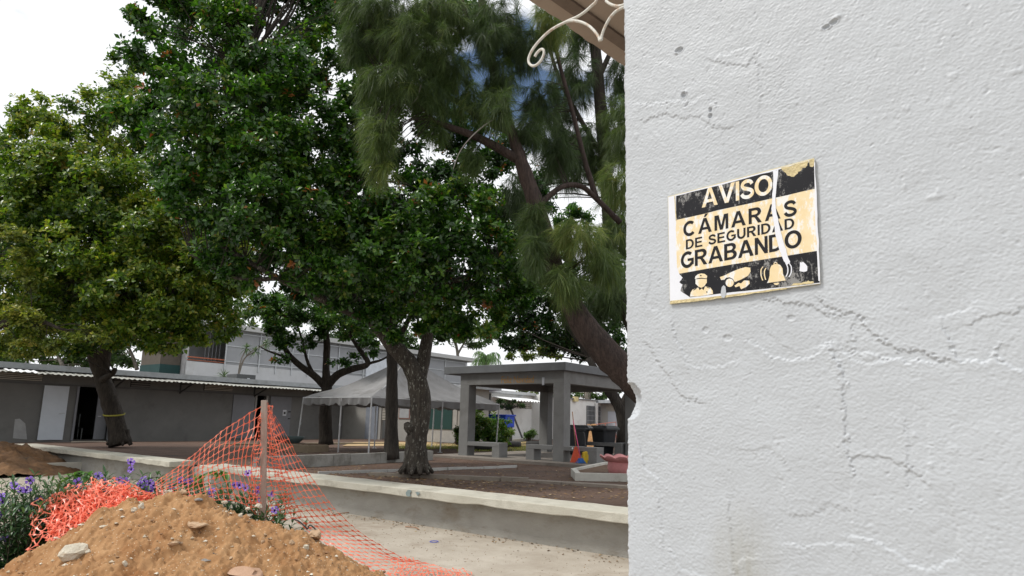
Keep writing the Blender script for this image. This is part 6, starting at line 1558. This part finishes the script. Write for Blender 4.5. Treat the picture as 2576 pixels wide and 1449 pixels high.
Kr = [(1255, 270, 8.7, 40, 50, .45), (1225, 90, 8.9, 40, 60, .35), (1345, 640, 8.7, 28, 50, .45), (1420, 700, 8.7, 40, 45, .6), (1400, 380, 9.6, 40, 60, .2), (955, 330, 8.7, 45, 85, .6), (985, 215, 8.7, 90, 60, .55), (1040, 110, 8.8, 110, 80, .55), (900, 110, 8.8, 50, 60, .4), (960, 30, 8.8, 110, 60, .5), (1110, 40, 9, 90, 60, .6), (1130, 170, 9, 80, 55, .5),
      (1180, 250, 9, 50, 45, .55), (1085, 240, 8.9, 60, 50, .45), (1250, 60, 9.3, 70, 80, .35), (1260, 200, 9.3, 50, 60, .4), (1330, 330, 9.3, 35, 50, .35), (1340, 560, 9, 35, 60, .5), (1455, 590, 8.8, 60, 48, .8), (1515, 660, 8.9, 48, 50, .6),
      (1380, 60, 9.4, 50, 60, .8), (1320, 120, 9.4, 50, 60, .3), (1360, 250, 9.8, 50, 70, .25), (1430, 740, 9.2, 30, 55, .4), (1190, 400, 9, 22, 40, .5), (960, 420, 8.7, 28, 35, .7), (1090, 330, 8.9, 30, 25, .5)]
needles(Kr, 2100, GC, tk_, lk, seed=3)
Kr2 = [(1440, 200, 12, 70, 90, .25), (1480, 380, 12, 60, 90, .35), (1555, 330, 11.5, 45, 110, .6), (1550, 470, 11, 45, 70, .75), (1540, 590, 11, 50, 60, .6), (1560, 200, 12, 40, 80, .3), (1420, 420, 12.3, 50, 60, .2), (1490, 760, 12, 60, 60, .25), (1400, 320, 12.3, 60, 60, .2), (1300, 480, 12.5, 40, 50, .15), (1540, 720, 11.8, 45, 60, .4), (1460, 60, 12, 70, 70, .3)]
needles(Kr2, 900, GC, t2_, l2, L=.36, seed=4, w=.0024)
# bare grey dead twigs
for pts in ([(1250, 295, 8.7), (1215, 318, 8.7), (1180, 350, 8.6), (1155, 385, 8.6), (1140, 425, 8.6)], [(1060, 210, 8.7), (1050, 245, 8.7), (1035, 262, 8.7)]):
    SP, RR = limb(pts, [2.4, 2, 1.6, 1.3, .8][:len(pts)]); MB().tube(SP, RR, 5).build('dead_twig', mat('twig_grey', (.26, .24, .22), .9), tk_)

# --- curved black trunk right of the pavilion
tr_ = empty('curved_tree', tuple(at(1566, 1118, 24)), 'dark curved trunk tree standing right of the pavilion near the bins', 'tree')
lr = trunk(tr_, [([(1566, 1118, 24), (1567, 1070, 24), (1560, 1030, 24), (1545, 1000, 24), (1528, 975, 24), (1505, 945, 24), (1480, 900, 24)], [16, 14, 14, 14, 13, 10, 8]), ([(1560, 1030, 24), (1580, 990, 24), (1600, 950, 24)], [11, 9, 7])], MATS['bark_black'])
Rb = [(1420, 640, 24, 60, 60), (1540, 640, 23, 60, 80), (1560, 760, 23, 50, 70), (1450, 560, 23, 50, 40), (1300, 620, 25, 60, 60), (1350, 480, 25, 60, 50), (1300, 835, 27, 70, 42), (1400, 820, 26, 90, 60), (1500, 830, 26, 80, 60), (1290, 770, 26, 60, 50), (1480, 750, 25, 90, 55), (1390, 730, 25, 90, 60), (1560, 880, 25, 50, 30), (1340, 860, 28, 60, 28), (1450, 880, 27, 90, 22), (1300, 700, 26, 60, 60)]
cR = leaf_cloud(Rb, 7200, .22, G1, 'crown', tr_, seed=71, per=6, tint_mu=.25); twigs(cR, lr, M_BK, tr_, 36, 9, r=.012)

# --- trees beyond the buildings
def far_tree(base, label, blobs, n, L, m, seed, bm=M_BKL, limbs=None, tmu=.5, name='far_tree'):
    e = empty(name, tuple(at(*base)), label, 'tree')
    ll = trunk(e, limbs, bm, seed) if limbs else None
    c = leaf_cloud(blobs, n, L, m, 'crown', e, seed=seed, per=6, tint_mu=tmu)
    if ll: twigs(c, ll, bm, e, 60, seed, r=.03)
far_tree((378, 1070, 42), 'pale forked trunk tree behind the classroom roof, left of the gallery', [(330, 860, 42, 60, 40), (400, 840, 42, 70, 40), (470, 880, 42, 60, 40), (440, 900, 42, 30, 20), (300, 880, 42, 40, 35), (380, 790, 43, 110, 50), (240, 870, 43, 80, 50), (140, 890, 43, 90, 40), (60, 895, 43, 70, 32), (-10, 880, 43, 60, 40), (300, 905, 43, 50, 20), (210, 910, 43, 60, 16), (470, 850, 43, 50, 35)], 2500, .34, G4, 81,
    limbs=[([(380, 1060, 42), (379, 930, 42), (372, 890, 42), (365, 840, 42)], [12, 11, 8, 6]), ([(378, 925, 42), (395, 885, 42), (405, 830, 42)], [8, 7, 4]), ([(392, 900, 42), (408, 890, 42), (425, 872, 42)], [5, 4, 2]), ([(345, 930, 42), (335, 900, 42), (322, 870, 42)], [5, 4, 3]), ([(160, 925, 42), (145, 890, 42), (140, 860, 42)], [5, 4, 3])])
far_tree((620, 1040, 47), 'light green tree showing over the gallery roof left of the small tree', [(640, 775, 47, 40, 32), (610, 800, 47, 30, 26), (560, 830, 46, 50, 30), (690, 760, 47, 40, 25), (600, 740, 48, 50, 30), (500, 820, 46, 70, 40)], 900, .34, G4, 82, tmu=.75)
far_tree((1130, 1040, 66), 'feathery pale green tree above the right end of the gallery roof', [(1120, 820, 66, 40, 30), (1160, 850, 66, 40, 26), (1090, 855, 66, 30, 20), (1200, 840, 66, 40, 40)], 700, .38, G4, 83, tmu=.6, limbs=[([(1150, 1040, 66), (1152, 900, 66), (1140, 850, 66), (1120, 820, 66)], [5, 4, 3, 1.5]), ([(1152, 890, 66), (1175, 850, 66)], [3, 1.5])])
far_tree((1330, 1060, 60), 'bright yellow green tree beyond the pavilion roof', [(1335, 885, 55, 30, 18), (1365, 870, 55, 24, 18), (1400, 880, 55, 40, 18), (1300, 895, 55, 30, 10)], 380, .36, G3, 84, tmu=.25)
far_tree((1375, 1090, 62), 'small yellow green treetops seen under the pavilion roof', [(1305, 990, 62, 22, 12), (1338, 985, 62, 18, 10), (1380, 988, 62, 22, 13)], 200, .36, G3, 85, tmu=.3)
far_tree((1500, 1090, 62), 'mixed treetops over the white building at the right of the pavilion', [(1470, 985, 62, 30, 14), (1510, 990, 60, 30, 14), (1545, 985, 60, 30, 16), (1440, 990, 60, 16, 14), (1560, 960, 60, 30, 20)], 420, .36, G4, 86, tmu=.6, limbs=[([(1478, 1060, 60), (1478, 990, 60), (1480, 960, 60)], [8, 8, 7])])
far_tree((860, 1060, 60), 'green trees over the gallery roof behind the tent', [(860, 845, 58, 60, 30), (990, 845, 58, 60, 34), (930, 835, 58, 60, 26), (770, 820, 58, 60, 24), (700, 800, 58, 60, 24), (1040, 860, 58, 60, 24)], 1300, .36, G4, 87, tmu=.35)
# palm over the tent
pm_ = empty('palm_tree', tuple(at(1215, 1050, 46)), 'feathery palm head rising between the tent and the pavilion roof', 'palm')
pc_ = at(1222, 898, 46); b_ = pc_.copy(); b_[2] = 0
MB().tube([b_, pc_], .22, 10).build('trunk', M_BKL, pm_)
M_PLM = leafmat('palm_green', [(0, (.04, .09, .02)), (1, (.13, .25, .05))], .45, .35)
for q in range(18):
    a = q * 2.4 + RNG.normal(0, .3); el = RNG.uniform(.0, 1.1); d = np.array([math.cos(a), math.sin(a), 0]); v, f, T = [], [], []; Lf = RNG.uniform(1.3, 1.9)
    P_ = [pc_ + d * Lf * u * math.cos(el * .8) * .75 + zz * (Lf * math.sin(el) * u * .9 - 1.1 * u * u) for u in np.linspace(0, 1, 9)]
    for k in range(30):
        u = .12 + .88 * k / 29; p = np.array([np.interp(u, np.linspace(0, 1, 9), np.array(P_)[:, c]) for c in range(3)])
        for s in (-1, 1): ribbon_leaf(v, f, T, p, np.cross(d, zz) * s * .5 + d * .3 - zz * RNG.uniform(.5, 1.1) + RNG.normal(0, .15, 3), RNG.uniform(.35, .6), .032, .3, float(RNG.uniform(.0, .9)))
    link_mesh('frond', v, f, M_PLM, pm_, tint=T)
# spiky plant with bent stems on the classroom roof
dr_ = empty('spiky_plant', tuple(at(600, 950, 36)), 'thin stemmed spiky leaved plant before the screened gallery', 'plant')
M_SPK = leafmat('spike_leaf', [(0, (.04, .08, .03)), (1, (.12, .18, .07))], .5, .3)
for tipp, bend in (((620, 876), (605, 910)), ((642, 884), (612, 905)), ((668, 866), (620, 895))):
    P_ = smooth_path([at(598, 952, 36), at(*bend, 36), at(*tipp, 36)], 4); MB().tube(P_, .035, 5).build('stem', M_BKL, dr_); v, f, T = [], [], []
    for k in range(34): ribbon_leaf(v, f, T, P_[-1], RNG.normal(0, 1, 3) + zz * .5, .5, .06, .3, float(RNG.random()))
    link_mesh('foliage', v, f, M_SPK, dr_, tint=T)
v, f, T = [], [], []; c = at(563, 948, 35)
for k in range(40): ribbon_leaf(v, f, T, c, RNG.normal(0, 1, 3) + zz * .7, .6, .06, .2, float(RNG.random()))
MB().tube([c - zz * .35, c], .05, 5).build('spiky_tuft', M_BKL, label='small spiky tuft left of the roof unit', cat='plant'); link_mesh('spiky_tuft', v, f, M_SPK, tint=T, label='spiky leaf tuft growing beside the dark roof unit', cat='plant')

# --- bushes in the court
def bush(base, blobs, n, L, m, label, seed, tmu=.5, asp=.4):
    e = empty('bush', tuple(gnd(base[0], max(base[1], 1100), TZ)), label, 'bush'); c = leaf_cloud(blobs, n, L, m, 'foliage', e, seed=seed, per=6, tint_mu=tmu, aspect=asp)
    q = gnd(base[0], base[1], TZ) if base[1] > 1080 else np.array(c.mean(0)) - zz * .2; sm_ = MB()
    for p in c[::max(1, len(c) // 24)]: sm_.tube(smooth_path([q + RNG.normal(0, .08, 3) * [1, 1, 0], (q + p) / 2 + RNG.normal(0, .06, 3), p], 3), .012, 4, caps=False)
    sm_.build('stem', M_BK, e)
bush((1222, 1124), [(1225, 1060, 27, 36, 28), (1205, 1085, 27, 45, 30), (1240, 1085, 27, 40, 28), (1262, 1100, 27, 32, 20), (1180, 1095, 27, 26, 22), (1225, 1108, 27, 45, 14), (1205, 1040, 27, 14, 12), (1262, 1062, 27.5, 22, 8)], 1250, .17, G1, 'large rounded green bush behind the left pavilion column', 91, .72)
bush((1332, 1106), [(1332, 1094, 30, 16, 11)], 110, .15, G4, 'small round shrub growing in the tyre planter before the white wall', 92, .6)
bush((1150, 1118), [(1152, 1098, 26.5, 12, 20)], 60, .15, G1, 'slim green shrub left of the pavilion left column', 93, .7)
bush((1285, 1025), [(1285, 1018, 34, 26, 8), (1265, 1015, 34, 16, 8)], 120, .17, G4, 'leafy twigs hanging under the white awning', 94, .2)

# --- ground cover, litter, small scraps (cannot be counted)
def litter(name, n, sampler, size, m, label, cat, seed, thick=.25):
    g = np.random.default_rng(seed); v, f, T = [], [], []
    for q in range(n):
        p = sampler(g); s = size * g.uniform(.5, 1.3); a = g.random() * 6.28; d = np.array([math.cos(a), math.sin(a), 0]); e = np.array([-d[1], d[0], 0]); k = len(v)
        v += [p - d * s, p + e * s * .45 + zz * s * thick * g.random(), p + d * s + zz * s * thick * g.random(), p - e * s * .45, p + zz * s * thick * .8]; T += [float(g.random())] * 5
        f += [(k, k + 3, k + 4), (k + 3, k + 2, k + 4), (k + 2, k + 1, k + 4), (k + 1, k, k + 4)]
    link_mesh(name, v, f, m, label=label, cat=cat, kind='stuff', tint=T)
def s_court(g):
    p = gnd(g.uniform(560, 1640), 1118 + 140 * g.random() ** 1.6, TZ); 
    if p[1] < 7.85: p[1] = 7.85 + g.random() * 2
    p[2] = TZ + .008 + tn[0, 0] * 0; return p
M_LIT = leafmat('litter', [(0, (.05, .035, .02)), (.4, (.12, .07, .035)), (.8, (.24, .15, .07)), (1, (.42, .33, .20))], .9, .0, .2)
litter('leaf_litter', 5200, s_court, .035, M_LIT, 'fallen brown leaves scattered over the court soil', 'leaf litter', 1)
def s_path(g):
    x = g.uniform(-26, 6); return np.array([x, 7.35 - abs(g.normal(0, .25)), .006])
litter('path_litter', 1500, s_path, .022, M_LIT, 'brown litter and soil gathered along the foot of the bench wall', 'leaf litter', 2, .4)
def s_path2(g):
    p = gnd(g.uniform(0, 1600), g.uniform(1150, 1460), 0); return p if p[1] < 7.3 else np.array([p[0], 6.8 - g.random(), .004])
litter('path_crumbs', 1400, s_path2, .010, M_LIT, 'small dark crumbs scattered on the concrete path', 'crumbs', 3, .5)
def s_grass(g):
    p = gnd(g.uniform(1150, 1335), g.uniform(1112, 1136), TZ); return p
def grass(n, samp, h, seed, label):
    g = np.random.default_rng(seed); v, f, T = [], [], []
    for q in range(n):
        p = samp(g); d = np.array([g.normal(0, .4), g.normal(0, .4), 1]); k = len(v); s = np.array([g.normal(), g.normal(), 0]); s /= np.linalg.norm(s); H_ = h * g.uniform(.5, 1.2)
        v += [p - s * .012, p + s * .012, p + d * H_]; f.append((k, k + 1, k + 2)); T += [float(g.random())] * 3
    link_mesh('grass', v, f, G3, label=label, cat='grass', kind='stuff', tint=T)
grass(4200, s_grass, .07, 5, 'thin yellowish grass around the bush beyond the pavilion')
grass(2500, lambda g: gnd(g.uniform(1000, 1180), g.uniform(1118, 1130), TZ), .06, 6, 'sparse yellowish grass strip behind the tent poles')
